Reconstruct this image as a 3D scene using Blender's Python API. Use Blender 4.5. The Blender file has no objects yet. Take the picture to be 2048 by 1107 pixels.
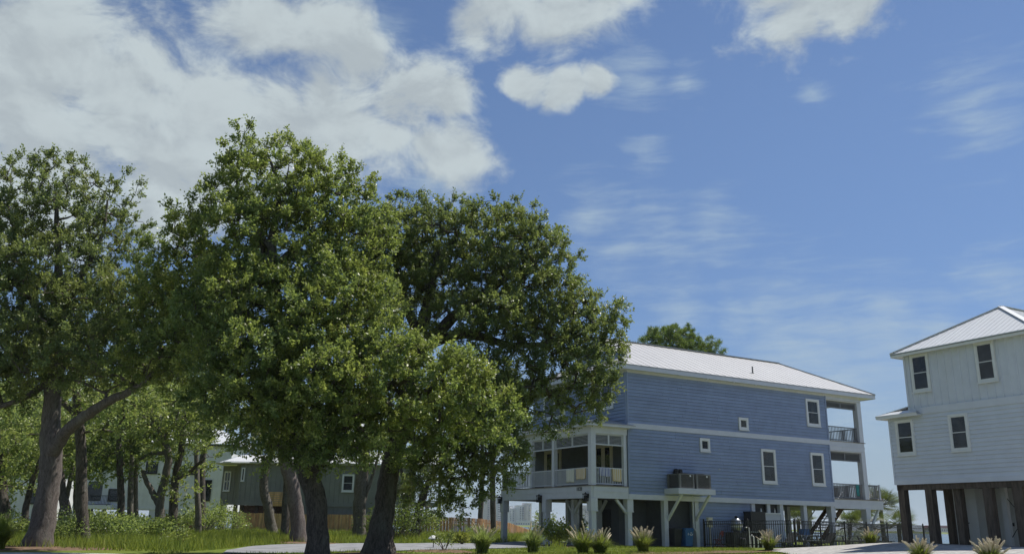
import bpy, math, random
import numpy as np
from mathutils import Matrix, Vector, Euler

# ------------------------------------------------------------------ camera, world, sun, exposure
S = bpy.context.scene
COL = S.collection
FPX, PITCH, ROLL, EYE = 1713.0563, 0.2811, 0.0167, 1.1
cam_d = bpy.data.cameras.new('camera'); cam = bpy.data.objects.new('camera', cam_d); COL.objects.link(cam)
cam_d.sensor_width = 36.0; cam_d.lens = FPX / 2048 * 36; cam_d.clip_start = 0.1; cam_d.clip_end = 20000
cam.matrix_world = Matrix.Translation((0, 0, EYE)) @ Matrix.Rotation(math.pi / 2 + PITCH, 4, 'X') @ Matrix.Rotation(ROLL, 4, 'Z')
S.camera = cam
S.view_settings.view_transform = 'Standard'; S.view_settings.look = 'None'
EXPO = 0.2; S.view_settings.exposure = EXPO; S.view_settings.gamma = 1.0; S.view_settings.use_curve_mapping = False
S.render.engine = 'CYCLES'

def ray(x, y):
    """direction of a point given in the photograph's 2048 px frame, used to turn a measured bearing + distance into metres"""
    u, v = x - 1024, y - 553.5
    c, s = math.cos(ROLL), math.sin(ROLL)
    uu, vv = c * u + s * v, -s * u + c * v
    cp, sp = math.cos(PITCH), math.sin(PITCH)
    return np.array([uu / FPX, cp + sp * vv / FPX, sp - cp * vv / FPX])
def at(x, y, D):
    d = ray(x, y); return d * (D / d[1]) + np.array([0, 0, EYE])

SUN_EL, SUN_AZ = math.radians(60), math.radians(58)      # azimuth clockwise from +Y
sun_dir = Vector((math.sin(SUN_AZ) * math.cos(SUN_EL), math.cos(SUN_AZ) * math.cos(SUN_EL), math.sin(SUN_EL)))
sd = bpy.data.lights.new('sun', 'SUN'); sun = bpy.data.objects.new('sun', sd); COL.objects.link(sun)
sd.energy = 5.0; sd.angle = math.radians(0.53); sd.color = (1.0, 0.955, 0.88)
sun.rotation_euler = (-sun_dir).to_track_quat('-Z', 'Y').to_euler(); sun.location = (0, 0, 60)

world = bpy.data.worlds.new('World'); S.world = world; world.use_nodes = True
wt = world.node_tree; wt.nodes.clear()
class NT:
    def __init__(s, t): s.t = t
    def n(s, k, **kw):
        o = s.t.nodes.new(k)
        for a, b in kw.items(): setattr(o, a, b)
        return o
    def put(s, sock, v):
        if hasattr(v, 'is_output') or isinstance(v, bpy.types.NodeSocket): s.t.links.new(v, sock)
        elif v is not None: sock.default_value = v
    def m(s, op, a, b=None, c=None, clamp=False):
        o = s.n('ShaderNodeMath', operation=op, use_clamp=clamp)
        for i, v in enumerate((a, b, c)): s.put(o.inputs[i], v)
        return o.outputs[0]
    def v(s, op, a, b=None, scale=None):
        o = s.n('ShaderNodeVectorMath', operation=op); s.put(o.inputs[0], a)
        if b is not None: s.put(o.inputs[1], b)
        if scale is not None: s.put(o.inputs['Scale'], scale)
        return o.outputs['Value'] if op in ('LENGTH', 'DISTANCE', 'DOT_PRODUCT') else o.outputs[0]
    def noise(s, vec, scale, detail=6, rough=.55, dist=0.0, color=False):
        o = s.n('ShaderNodeTexNoise'); s.put(o.inputs['Vector'], vec); o.inputs['Scale'].default_value = scale
        o.inputs['Detail'].default_value = detail; o.inputs['Roughness'].default_value = rough; o.inputs['Distortion'].default_value = dist
        return o.outputs['Color'] if color else o.outputs['Fac']
    def ramp(s, f, a, b, lo=0.0, hi=1.0, smooth=True):
        o = s.n('ShaderNodeMapRange', interpolation_type='SMOOTHSTEP' if smooth else 'LINEAR')
        s.put(o.inputs['Value'], f)
        for i, v in zip(('From Min', 'From Max', 'To Min', 'To Max'), (a, b, lo, hi)): s.put(o.inputs[i], v)
        return o.outputs['Result']
    def mix(s, f, a, b, mode='MIX'):
        o = s.n('ShaderNodeMix', data_type='RGBA', blend_type=mode)
        s.put(o.inputs['Factor'], f)
        for i, v in ((6, a), (7, b)):
            if isinstance(v, (tuple, list)) and len(v) == 3: v = (*v, 1)
            s.put(o.inputs[i], v)
        return o.outputs[2]
W = NT(wt)
SKY_STRENGTH = 0.1 * 2 ** -EXPO; K = 2 ** -EXPO / SKY_STRENGTH
d_ = W.v('NORMALIZE', W.n('ShaderNodeTexCoord').outputs['Generated'])
sky = W.n('ShaderNodeTexSky', sky_type='NISHITA', sun_disc=False, sun_elevation=SUN_EL, sun_rotation=SUN_AZ,
          altitude=0, air_density=1.0, dust_density=0.05, ozone_density=4.0)
skyc = sky.outputs[0]
warp = W.v('SCALE', W.v('SUBTRACT', W.noise(d_, 9.0, 5, .6, color=True), (.5, .5, .5)), scale=0.07)
dw = W.v('ADD', d_, warp)
def blob_field(vec, blobs):
    acc = None
    for x, y, r in blobs:
        c = ray(x, y); c = c / np.linalg.norm(c)
        q = W.m('SUBTRACT', 1.0, W.m('DIVIDE', W.v('DISTANCE', vec, tuple(c)), r / FPX * .93))
        acc = q if acc is None else W.m('MAXIMUM', acc, q)
    return acc
cumulus = [(60, 100, 230), (60, 300, 200), (230, 180, 230), (330, 330, 170), (420, 230, 200), (560, 260, 190), (520, 50, 150),
           (660, 70, 150), (720, 120, 120), (700, 260, 150), (830, 170, 130), (900, 190, 80), (780, 300, 110), (900, 310, 110),
           (300, 400, 150), (120, 400, 170), (420, 360, 130), (-60, 420, 180), (0, 180, 250), (990, 0, 120), (1110, 10, 115), (1200, -80, 170), (1590, -60, 170), (1595, 35, 105), (1660, 0, 120),
           (1055, 160, 52), (1115, 175, 56), (1180, 160, 46), (950, 40, 90), (800, 235, 110), (850, 300, 95), (640, 180, 110)]
cf = blob_field(dw, cumulus)
# away from the pictured part of the sky the same fair-weather cumulus goes on at random
inframe = W.ramp(W.v('DOT_PRODUCT', d_, tuple(ray(1024, 300) / np.linalg.norm(ray(1024, 300)))), .70, .84)
rnd = W.m('MULTIPLY', W.m('SUBTRACT', W.noise(W.v('MULTIPLY', d_, (1, 1, 1.7)), 2.6, 3, .5), .56), 5.0)
rnd = W.m('SUBTRACT', rnd, W.m('MULTIPLY', inframe, 5.0))
cf = W.m('MAXIMUM', cf, rnd)
dstr = W.v('MULTIPLY', d_, (1, 1, 1.6))
fb = W.noise(dstr, 11.0, 11, .63, .35)
fb2 = W.noise(W.v('ADD', dstr, (0.012, 0.010, 0.035)), 11.0, 6, .55, .35)
dens = W.m('ADD', cf, W.m('MULTIPLY', W.m('SUBTRACT', fb, .5), 2.1))
cov = W.ramp(dens, -.05, .62)
# thin high streaks
wis = blob_field(dw, [(1180, 425, 110), (1330, 480, 150), (1420, 470, 120), (1260, 500, 110), (1360, 628, 120), (1480, 630, 90), (1580, 665, 190), (1640, 690, 200),
                      (1760, 680, 180), (1870, 660, 120), (1300, 310, 70), (1380, 150, 70), (1640, 180, 50), (1950, 200, 150), (2000, 560, 110),
                      (1250, 140, 120), (1560, 720, 150), (1700, 780, 150), (870, 380, 120), (760, 30, 90)])
streak = W.noise(W.v('MULTIPLY', W.v('ADD', d_, W.v('SCALE', warp, scale=.25)), (5, 5, 30)), 2.4, 7, .6, .3)
wcov = W.m('MULTIPLY', W.ramp(W.m('ADD', wis, W.m('MULTIPLY', W.m('SUBTRACT', streak, .5), 2.4)), .1, 1.7), .66)
lit = W.ramp(W.m('SUBTRACT', fb, fb2), -.16, .16)
thick = W.ramp(dens, .5, 1.5)
ccol = W.mix(lit, (.44, .50, .535), (.56, .635, .66))
ccol = W.mix(W.m('MULTIPLY', thick, .5), ccol, (.49, .545, .565))
ccol = W.v('SCALE', ccol, scale=.98 * K)
elev = W.n('ShaderNodeSeparateXYZ'); wt.links.new(d_, elev.inputs[0])
skyc = W.v('MULTIPLY', skyc, W.mix(W.ramp(elev.outputs[2], .08, .5), (.71, .74, .85), (.98, .97, 1)))
skyc = W.mix(W.ramp(elev.outputs[2], .0, .24, .92, 0), skyc, W.v('SCALE', (.325, .425, .525), scale=K))   # pale humid air low over the bay
c1 = W.mix(wcov, skyc, W.v('SCALE', (.45, .56, .63), scale=K))
c2 = W.mix(W.m('MULTIPLY', cov, .96), c1, ccol)
bg = W.n('ShaderNodeBackground'); wt.links.new(c2, bg.inputs['Color']); bg.inputs['Strength'].default_value = SKY_STRENGTH
wo = W.n('ShaderNodeOutputWorld'); wt.links.new(bg.outputs[0], wo.inputs['Surface'])

# ------------------------------------------------------------------ helpers
rng = np.random.default_rng(7); random.seed(7)
def tag(o, label=None, cat=None, group=None, kind=None):
    if label: o['label'] = label
    if cat: o['category'] = cat
    if group: o['group'] = group
    if kind: o['kind'] = kind
    return o
def link(o, parent=None):
    COL.objects.link(o)
    if parent is not None: o.parent = parent
    return o
def empty(name, loc=(0, 0, 0), rz=0.0, label=None, cat=None, group=None):
    o = bpy.data.objects.new(name, None); o.empty_display_size = .3
    o.location = loc; o.rotation_euler = (0, 0, rz); link(o); return tag(o, label, cat, group)
def mobj(name, me, mat=None, parent=None, loc=None, rz=0.0, rot=None, scale=None):
    o = bpy.data.objects.new(name, me)
    if mat is not None and not me.materials: me.materials.append(mat)
    if loc is not None: o.location = loc
    o.rotation_euler = rot if rot is not None else (0, 0, rz)
    if scale is not None: o.scale = scale
    return link(o, parent)
class Geo:
    """collects pieces of one part"""
    def __init__(s): s.V = []; s.F = []; s.n = 0
    def add(s, v, f):
        k = s.n
        s.V.extend([tuple(float(q) for q in p) for p in v]); s.F.extend([tuple(i + k for i in q) for q in f]); s.n += len(v); return s
    def box(s, a, b):
        (x0, y0, z0), (x1, y1, z1) = a, b
        v = [(x, y, z) for z in (z0, z1) for y in (y0, y1) for x in (x0, x1)]
        return s.add(v, [(0, 2, 3, 1), (4, 5, 7, 6), (0, 1, 5, 4), (2, 6, 7, 3), (0, 4, 6, 2), (1, 3, 7, 5)])
    def bar(s, p, q, w, h=None):
        """square bar between two points"""
        h = h or w; p = Vector(p); q = Vector(q); d = (q - p).normalized()
        up = Vector((0, 0, 1)) if abs(d.z) < .95 else Vector((0, 1, 0))
        a = d.cross(up).normalized() * w / 2; b = a.cross(d).normalized() * h / 2
        v = [e + i * a + j * b for e in (p, q) for i, j in ((-1, -1), (1, -1), (1, 1), (-1, 1))]
        return s.add(v, [(0, 1, 2, 3), (7, 6, 5, 4), (0, 4, 5, 1), (1, 5, 6, 2), (2, 6, 7, 3), (3, 7, 4, 0)])
    def tube(s, pts, rad, n=8, cap=True):
        pts = [Vector(p) for p in pts]; m = len(pts)
        if not hasattr(rad, '__len__'): rad = [rad] * m
        v = []; f = []; ref = None
        for i, p in enumerate(pts):
            d = (pts[min(i + 1, m - 1)] - pts[max(i - 1, 0)]).normalized()
            if ref is None: ref = Vector((1, 0, 0)) if abs(d.x) < .8 else Vector((0, 1, 0))
            a = (ref - d * ref.dot(d)).normalized(); b = d.cross(a); ref = a
            for k in range(n):
                t = 2 * math.pi * k / n; v.append(p + (a * math.cos(t) + b * math.sin(t)) * rad[i])
        for i in range(m - 1):
            for k in range(n):
                k2 = (k + 1) % n; f.append((i * n + k, i * n + k2, (i + 1) * n + k2, (i + 1) * n + k))
        if cap: f += [tuple(range(n - 1, -1, -1)), tuple((m - 1) * n + k for k in range(n))]
        return s.add(v, f)
    def lathe(s, prof, n=16, c=(0, 0, 0)):
        v = [(c[0] + r * math.cos(2 * math.pi * k / n), c[1] + r * math.sin(2 * math.pi * k / n), c[2] + z) for r, z in prof for k in range(n)]
        f = [(i * n + k, i * n + (k + 1) % n, (i + 1) * n + (k + 1) % n, (i + 1) * n + k) for i in range(len(prof) - 1) for k in range(n)]
        f += [tuple(range(n - 1, -1, -1)), tuple((len(prof) - 1) * n + k for k in range(n))]
        return s.add(v, f)
    def prism(s, poly, y0, y1):
        """polygon in (x, z), extruded along y"""
        n = len(poly); v = [(x, y0, z) for x, z in poly] + [(x, y1, z) for x, z in poly]
        return s.add(v, [tuple(range(n)), tuple(range(2 * n - 1, n - 1, -1))] + [(i, n + i, n + (i + 1) % n, (i + 1) % n) for i in range(n)])
    def mesh(s, name, smooth=False):
        me = bpy.data.meshes.new(name); me.from_pydata(s.V, [], s.F); me.update()
        if smooth: me.shade_smooth()
        return me
    def obj(s, name, mat, parent=None, loc=None, rz=0.0, smooth=False):
        return mobj(name, s.mesh(name, smooth), mat, parent, loc, rz)
_unit = {}
def piece(name, mat, parent, lo, hi, rz=0.0, tilt=0.0):
    """one small box; alike pieces share their mesh"""
    k = mat.name
    if k not in _unit:
        _unit[k] = Geo().box((-.5, -.5, -.5), (.5, .5, .5)).mesh('piece'); _unit[k].materials.append(mat)
    lo = np.array(lo, float); hi = np.array(hi, float)
    return mobj(name, _unit[k], None, parent, tuple((lo + hi) / 2), rot=(tilt, 0, rz), scale=tuple(np.maximum(hi - lo, 1e-4)))
def mesh_np(name, V, F, attr=None, smooth=False):
    me = bpy.data.meshes.new(name); V = np.asarray(V, np.float32); F = np.asarray(F, np.int32); k = F.shape[1]
    me.vertices.add(len(V)); me.vertices.foreach_set('co', V.ravel())
    me.loops.add(F.size); me.loops.foreach_set('vertex_index', F.ravel())
    me.polygons.add(len(F)); me.polygons.foreach_set('loop_start', np.arange(0, F.size, k, dtype=np.int32))
    me.polygons.foreach_set('loop_total', np.full(len(F), k, np.int32))
    if attr is not None:
        a = me.attributes.new('v', 'FLOAT', 'FACE'); a.data.foreach_set('value', np.asarray(attr, np.float32))
    me.update(calc_edges=True)
    if smooth: me.shade_smooth()
    return me

# ------------------------------------------------------------------ materials
def mat(name, col, rough=.6, spec=.4, var=.12, vscale=3.0, bump=0.0, bscale=40.0, metal=0.0, dirt=None, dirt_amt=.0, stretch=(1, 1, 1), each=0.0):
    m = bpy.data.materials.new(name); m.use_nodes = True; t = m.node_tree; N = NT(t); b = t.nodes['Principled BSDF']
    b.inputs['Roughness'].default_value = rough; b.inputs['Specular IOR Level'].default_value = spec; b.inputs['Metallic'].default_value = metal
    co = N.n('ShaderNodeNewGeometry').outputs['Position']
    if stretch != (1, 1, 1): co = N.v('MULTIPLY', co, stretch)
    c = (*col, 1)
    f = N.noise(co, vscale, 6, .6)
    dark = tuple(x * (1 - var) for x in col); light = tuple(min(1, x * (1 + var)) for x in col)
    c = N.mix(N.ramp(f, .3, .7), dark, light)
    if dirt: c = N.mix(N.m('MULTIPLY', N.ramp(N.noise(co, vscale * .35, 7, .65), .5, .75), dirt_amt), c, dirt)
    if each: c = N.v('SCALE', c, scale=N.ramp(N.n('ShaderNodeObjectInfo').outputs['Random'], 0, 1, 1 - each, 1 + each, False))
    t.links.new(c, b.inputs['Base Color'])
    if bump:
        bn = N.n('ShaderNodeBump'); bn.inputs['Strength'].default_value = bump; bn.inputs['Distance'].default_value = .02
        t.links.new(N.noise(co, bscale, 5, .6), bn.inputs['Height']); t.links.new(bn.outputs[0], b.inputs['Normal'])
    return m
def leaf_mat(name, c0, c1, c2, trans=.35, tcol=(.22, .30, .05), rough=.42, spec=.45):
    m = bpy.data.materials.new(name); m.use_nodes = True; t = m.node_tree; N = NT(t); b = t.nodes['Principled BSDF']
    a = N.n('ShaderNodeAttribute', attribute_name='v').outputs['Fac']
    c = N.mix(N.ramp(a, 0, .55, smooth=False), c0, c1); c = N.mix(N.ramp(a, .55, 1, smooth=False), c, c2)
    pos = N.n('ShaderNodeNewGeometry').outputs['Position']; c = N.mix(N.ramp(N.noise(pos, .8, 4, .6), .35, .65), N.v('MULTIPLY', c, (.82, .94, 1.15)), N.v('MULTIPLY', c, (1.25, 1.1, .85)))   # older and younger growth
    t.links.new(c, b.inputs['Base Color']); b.inputs['Roughness'].default_value = rough; b.inputs['Specular IOR Level'].default_value = spec
    tr = N.n('ShaderNodeBsdfTranslucent'); t.links.new(N.mix(.75, c, tcol), tr.inputs['Color'])
    mx = N.n('ShaderNodeMixShader'); mx.inputs[0].default_value = trans
    t.links.new(b.outputs[0], mx.inputs[1]); t.links.new(tr.outputs[0], mx.inputs[2]); t.links.new(mx.outputs[0], t.nodes['Material Output'].inputs['Surface'])
    return m
def bark_mat(name, c0, c1, sc=1.0):
    m = bpy.data.materials.new(name); m.use_nodes = True; t = m.node_tree; N = NT(t); b = t.nodes['Principled BSDF']
    p = N.v('MULTIPLY', N.n('ShaderNodeNewGeometry').outputs['Position'], (6 * sc, 6 * sc, 1.4 * sc))
    f = N.noise(p, 2.4, 8, .7, 1.2); g = N.noise(p, .5, 4, .6)
    c = N.mix(N.ramp(f, .32, .68), c0, c1); c = N.mix(N.m('MULTIPLY', N.ramp(g, .5, .7), .35), c, (.21, .215, .19))
    t.links.new(c, b.inputs['Base Color']); b.inputs['Roughness'].default_value = .92; b.inputs['Specular IOR Level'].default_value = .15
    bn = N.n('ShaderNodeBump'); bn.inputs['Strength'].default_value = 1.0; bn.inputs['Distance'].default_value = .05
    t.links.new(f, bn.inputs['Height']); t.links.new(bn.outputs[0], b.inputs['Normal']); return m
def glass_mat(name, col=(.012, .015, .018)):
    m = bpy.data.materials.new(name); m.use_nodes = True; t = m.node_tree; N = NT(t); b = t.nodes['Principled BSDF']
    co = N.n('ShaderNodeNewGeometry').outputs['Position']
    t.links.new(N.mix(N.ramp(N.noise(co, 1.3, 3), .4, .65), col, tuple(x * 2.2 for x in col)), b.inputs['Base Color'])
    bn = N.n('ShaderNodeBump'); bn.inputs['Strength'].default_value = .25; bn.inputs['Distance'].default_value = .02; t.links.new(N.noise(co, 2.2, 2), bn.inputs['Height']); t.links.new(bn.outputs[0], b.inputs['Normal'])
    b.inputs['Roughness'].default_value = .04; b.inputs['Specular IOR Level'].default_value = .5; return m
M = {}
M['siding_blue'] = mat('blue_siding', (.265, .325, .455), .55, .35, .06, 1.3, .12, 60, each=.05, dirt=(.23, .28, .38), dirt_amt=.35)
M['trim'] = mat('pale_grey_trim', (.585, .61, .66), .5, .35, .04, 2.0)
M['window_white'] = mat('white_window_trim', (.72, .73, .72), .45, .4, .03, 3)
M['soffit'] = mat('soffit_cream', (.60, .61, .58), .6, .3, .04, 2)
M['roof'] = mat('white_metal_roof', (.40, .395, .395), .38, .5, .04, .7, dirt=(.42, .41, .40), dirt_amt=.4)
M['roof2'] = mat('bright_white_metal_roof', (.62, .63, .635), .35, .5, .03, .7)
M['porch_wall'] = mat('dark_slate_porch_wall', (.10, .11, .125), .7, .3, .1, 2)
M['glass'] = glass_mat('dark_window_glass')
M['door_cream'] = mat('cream_door', (.55, .50, .40), .5, .4, .05, 2)
M['porch_grey'] = mat('backlit_grey_rail', (.20, .21, .225), .7, .3, .12, 3)  # grey back-porch wood, its backlit shade put into the colour
M['black'] = mat('black_metal', (.012, .012, .013), .45, .5, .2, 5)
M['dark_wood'] = mat('dark_treated_post', (.105, .085, .068), .85, .2, .35, 3, .5, 30, stretch=(4, 4, .6))
M['storage_panel'] = mat('grey_storage_panel', (.55, .55, .53), .7, .3, .06, 1.5)
M['siding_grey'] = mat('pale_grey_siding', (.63, .665, .73), .6, .3, .04, 1.5, .1, 60, each=.03, dirt=(.6, .61, .62), dirt_amt=.4)
M['siding_green'] = mat('dark_sage_siding', (.225, .235, .205), .7, .25, .08, 1.2)
M['siding_white'] = mat('white_siding', (.68, .68, .70), .6, .3, .05, 1.2)
M['cedar'] = mat('new_cedar_board', (.58, .36, .17), .75, .2, .3, 2.5, .3, 30, stretch=(3, 3, .5))
M['cedar_dark'] = mat('weathered_cedar_board', (.34, .20, .11), .8, .2, .3, 2.5, .3, 30, stretch=(3, 3, .5))
M['stair_wood'] = mat('brown_stair_wood', (.12, .075, .05), .8, .2, .25, 3)
M['deck_wood'] = mat('deck_board', (.20, .18, .16), .8, .2, .2, 3)
M['brick'] = mat('brown_brick', (.14, .09, .065), .85, .2, .3, 6)
M['condenser'] = mat('grey_condenser_metal', (.17, .17, .16), .5, .4, .1, 5)
M['condenser_dark'] = mat('dark_condenser_core', (.035, .035, .035), .6, .3, .1, 8)
M['steel'] = mat('dull_steel', (.33, .34, .35), .35, .5, .1, 5, metal=.6)
M['pvc'] = mat('white_pipe_plastic', (.74, .74, .72), .4, .4, .03, 4)
M['bin_blue'] = mat('blue_bin_plastic', (.03, .12, .30), .45, .4, .08, 4)
M['bin_dark'] = mat('charcoal_bin_plastic', (.025, .028, .03), .5, .4, .1, 4)
M['red'] = mat('maroon_paint', (.22, .045, .05), .5, .4, .1, 4)
M['cream'] = mat('cream_enamel', (.66, .62, .50), .5, .4, .05, 4)
M['teal'] = mat('teal_towel', (.06, .26, .25), .9, .1, .1, 8)
M['white_plastic'] = mat('white_plastic_chair', (.72, .76, .80), .45, .4, .04, 3)
M['grey_wood'] = mat('grey_bench_wood', (.22, .235, .245), .8, .2, .15, 4, stretch=(2, 2, 2))
M['tower_white'] = mat('tower_white', (.66, .67, .68), .7, .2, .05, .05)
M['tower_beige'] = mat('tower_beige', (.56, .53, .51), .7, .2, .05, .05)
M['tower_glass'] = mat('tower_window', (.13, .17, .22), .3, .5, .1, .05)
M['asphalt'] = mat('gravel_drive', (.235, .24, .25), .95, .1, .22, 1.1, .5, 25)
M['gravel'] = mat('pale_gravel', (.36, .35, .335), .95, .1, .25, 3.5, .8, 18)
M['mulch'] = mat('pine_straw_mulch', (.155, .105, .07), .95, .1, .4, 5, .8, 22)
M['concrete'] = mat('pale_concrete', (.42, .42, .42), .9, .2, .1, 1.2)
M['blue_paint'] = mat('blue_road_paint', (.05, .16, .42), .7, .3, .15, 3)
M['white_paint'] = mat('white_road_paint', (.75, .75, .74), .7, .3, .08, 3)
def stripe_mat(name, a, b, freq):
    m = bpy.data.materials.new(name); m.use_nodes = True; t = m.node_tree; N = NT(t); bs = t.nodes['Principled BSDF']
    x = N.n('ShaderNodeSeparateXYZ'); t.links.new(N.n('ShaderNodeTexCoord').outputs['Object'], x.inputs[0])
    s = N.m('SINE', N.m('MULTIPLY', x.outputs[0], freq))
    t.links.new(N.mix(N.ramp(s, -.25, .25), a, b), bs.inputs['Base Color']); bs.inputs['Roughness'].default_value = .95
    return m
M['towel_pale'] = stripe_mat('pale_towel', (.62, .63, .52), (.66, .66, .58), 30)
M['towel_yellow'] = stripe_mat('cream_yellow_striped_towel', (.70, .66, .58), (.60, .43, .18), 46)
M['towel_blue'] = stripe_mat('blue_white_striped_towel', (.68, .69, .72), (.06, .08, .30), 60)
M['bark'] = bark_mat('oak_bark', (.085, .072, .066), (.21, .18, .165))
M['bark_dark'] = bark_mat('dark_oak_bark', (.042, .035, .031), (.15, .13, .115))
M['bark_pale'] = bark_mat('pale_mossy_bark', (.075, .068, .058), (.20, .18, .155))
M['leaf_oak'] = leaf_mat('oak_leaf', (.050, .075, .031), (.135, .178, .066), (.37, .40, .15), .40, (.34, .42, .10))
M['leaf_bright'] = leaf_mat('young_oak_leaf', (.040, .066, .024), (.130, .176, .058), (.43, .47, .15), .40, (.40, .50, .10))
M['leaf_soft'] = leaf_mat('soft_green_leaf', (.07, .105, .032), (.155, .21, .065), (.34, .39, .13), .42, (.40, .50, .12))
M['leaf_dark'] = leaf_mat('dark_evergreen_leaf', (.035, .056, .022), (.065, .098, .036), (.12, .16, .055), .34)
M['leaf_pine'] = leaf_mat('pine_needles', (.06, .10, .024), (.11, .175, .036), (.19, .26, .055), .35)
M['leaf_palm'] = leaf_mat('palm_frond', (.05, .065, .025), (.10, .115, .045), (.24, .21, .10), .25)
M['grass'] = leaf_mat('grass_blade', (.085, .13, .022), (.155, .205, .034), (.28, .30, .07), .42, (.30, .36, .06), .6, .25)
M['lime'] = leaf_mat('lime_shrub_leaf', (.10, .135, .02), (.20, .235, .035), (.34, .36, .07), .35, (.40, .44, .08))
M['plume'] = mat('straw_plume', (.52, .455, .33), .9, .1, .12, 14)
# lawn: bright mown grass with worn straw patches
def ground_mat():
    m = bpy.data.materials.new('lawn_ground'); m.use_nodes = True; t = m.node_tree; N = NT(t); b = t.nodes['Principled BSDF']
    p = N.n('ShaderNodeNewGeometry').outputs['Position']
    f = N.noise(p, 1.5, 8, .65); g = N.noise(p, .22, 5, .6); h = N.noise(p, 14, 5, .7)
    c = N.mix(N.ramp(f, .3, .7), (.085, .125, .020), (.155, .20, .036)); c = N.mix(N.ramp(g, .5, .72), c, (.20, .18, .07))
    c = N.mix(N.m('MULTIPLY', N.ramp(h, .4, .7), .5), c, (.17, .19, .045))
    t.links.new(c, b.inputs['Base Color']); b.inputs['Roughness'].default_value = .95; b.inputs['Specular IOR Level'].default_value = .1
    bn = N.n('ShaderNodeBump'); bn.inputs['Strength'].default_value = .8; bn.inputs['Distance'].default_value = .06
    t.links.new(h, bn.inputs['Height']); t.links.new(bn.outputs[0], b.inputs['Normal']); return m
M['ground'] = ground_mat()
def water_mat():
    m = bpy.data.materials.new('bay_water'); m.use_nodes = True; t = m.node_tree; N = NT(t); b = t.nodes['Principled BSDF']
    b.inputs['Base Color'].default_value = (.03, .07, .10, 1); b.inputs['Roughness'].default_value = .18
    bn = N.n('ShaderNodeBump'); bn.inputs['Strength'].default_value = .5; bn.inputs['Distance'].default_value = .3
    t.links.new(N.noise(N.n('ShaderNodeNewGeometry').outputs['Position'], .8, 4), bn.inputs['Height']); t.links.new(bn.outputs[0], b.inputs['Normal']); return m
M['water'] = water_mat()

# ------------------------------------------------------------------ terrain, drive, gravel, water, far shore
def sst(a, b, x):
    t = np.clip((np.asarray(x, float) - a) / (b - a), 0, 1); return t * t * (3 - 2 * t)
def gz(x, y):
    x = np.asarray(x, float); y = np.asarray(y, float)
    z = -.55 * (1 - sst(2, 28, y))
    z = z + .50 * sst(12.5, 19.5, x) * (1 - sst(44, 54, y)) * sst(2, 30, y)
    z = z - 1.7 * sst(88, 132, y) * sst(-30, -8, x) - 1.7 * sst(112, 134, y) * (1 - sst(-30, -8, x))
    z = z - 3.0 * sst(134, 150, y)
    return z + .035 * np.sin(x * .9 + .3 * y) * np.sin(y * .7) * sst(20, 30, y) * (1 - sst(100, 120, y)) * .6
def sheet(name, xs, ys, mat_, dz=0.0, zf=gz):
    X, Y = np.meshgrid(xs, ys); Z = zf(X, Y) + dz; nx, ny = len(xs), len(ys)
    V = np.stack([X.ravel(), Y.ravel(), Z.ravel()], 1); i = np.arange(nx - 1)[None, :] + nx * np.arange(ny - 1)[:, None]; i = i.ravel()
    me = mesh_np(name, V, np.stack([i, i + 1, i + nx + 1, i + nx], 1), smooth=True)
    return tag(mobj(name, me, mat_), kind='structure')
xs = np.unique(np.concatenate([np.linspace(-400, -60, 30), np.linspace(-60, 60, 161), np.linspace(60, 400, 30)]))
ys = np.unique(np.concatenate([np.linspace(-200, -10, 16), np.linspace(-10, 160, 181)]))
sheet('ground', xs, ys, M['ground'])
tag(Geo().add([(-6000, 120, -2.1), (6000, 120, -2.1), (6000, 1480, -2.1), (-6000, 1480, -2.1)], [(0, 1, 2, 3)]).obj('water', M['water']), kind='structure')
def strip(name, left, right, mat_, dz, n=60):
    """ribbon between two edge polylines [(x, y)...] laid on the terrain"""
    def res(P):
        P = np.array(P, float); s = np.r_[0, np.cumsum(np.linalg.norm(np.diff(P, axis=0), axis=1))]; t = np.linspace(0, s[-1], n)
        return np.stack([np.interp(t, s, P[:, 0]), np.interp(t, s, P[:, 1])], 1)
    L, R = res(left), res(right); m = 48; V = []; F = []
    for i in range(n):
        for j in range(m):
            q = L[i] + (R[i] - L[i]) * j / (m - 1); V.append((q[0], q[1], float(gz(q[0], q[1])) + dz))
    for i in range(n - 1):
        for j in range(m - 1): F.append((i * m + j, i * m + j + 1, (i + 1) * m + j + 1, (i + 1) * m + j))
    return tag(mobj(name, mesh_np(name, V, F, smooth=True), mat_), kind='structure')
strip('driveway', [(-9.5, 30.0), (-6.5, 33.0), (-3, 38.2), (1, 44.5), (4, 50), (8, 60)], [(-10.6, 34.0), (-11.2, 42.0), (-9.6, 46.0), (-7, 48.0), (-1, 54.0), (0, 58), (2, 64)], M['asphalt'], .03)
strip('road', [(-60, 12), (-20, 19.0), (-8, 21), (-2, 22)], [(-60, 20), (-20, 26.2), (-12, 28.6), (-6, 29.4)], M['concrete'], .034)
strip('gravel_lot', [(11.5, 28), (12.6, 40), (13.4, 46.5), (17, 49.5), (22, 54), (30, 62)], [(30, 8), (34, 18), (38, 30), (40, 36), (42, 42), (44, 50)], M['gravel'], .05)
strip('mulch_bed', [(5.0, 37.6), (9, 42.8), (13.0, 45.9)], [(5.8, 36.2), (10.5, 40.5), (14.2, 44.5)], M['mulch'], .045)
sheet('far_shore', np.linspace(-6000, 6000, 80), np.array([1470, 1500, 1700, 3000, 9000.]), M['ground'], 0, lambda X, Y: np.where(Y < 1480, -3.0, .6) + 0 * X)

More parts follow.
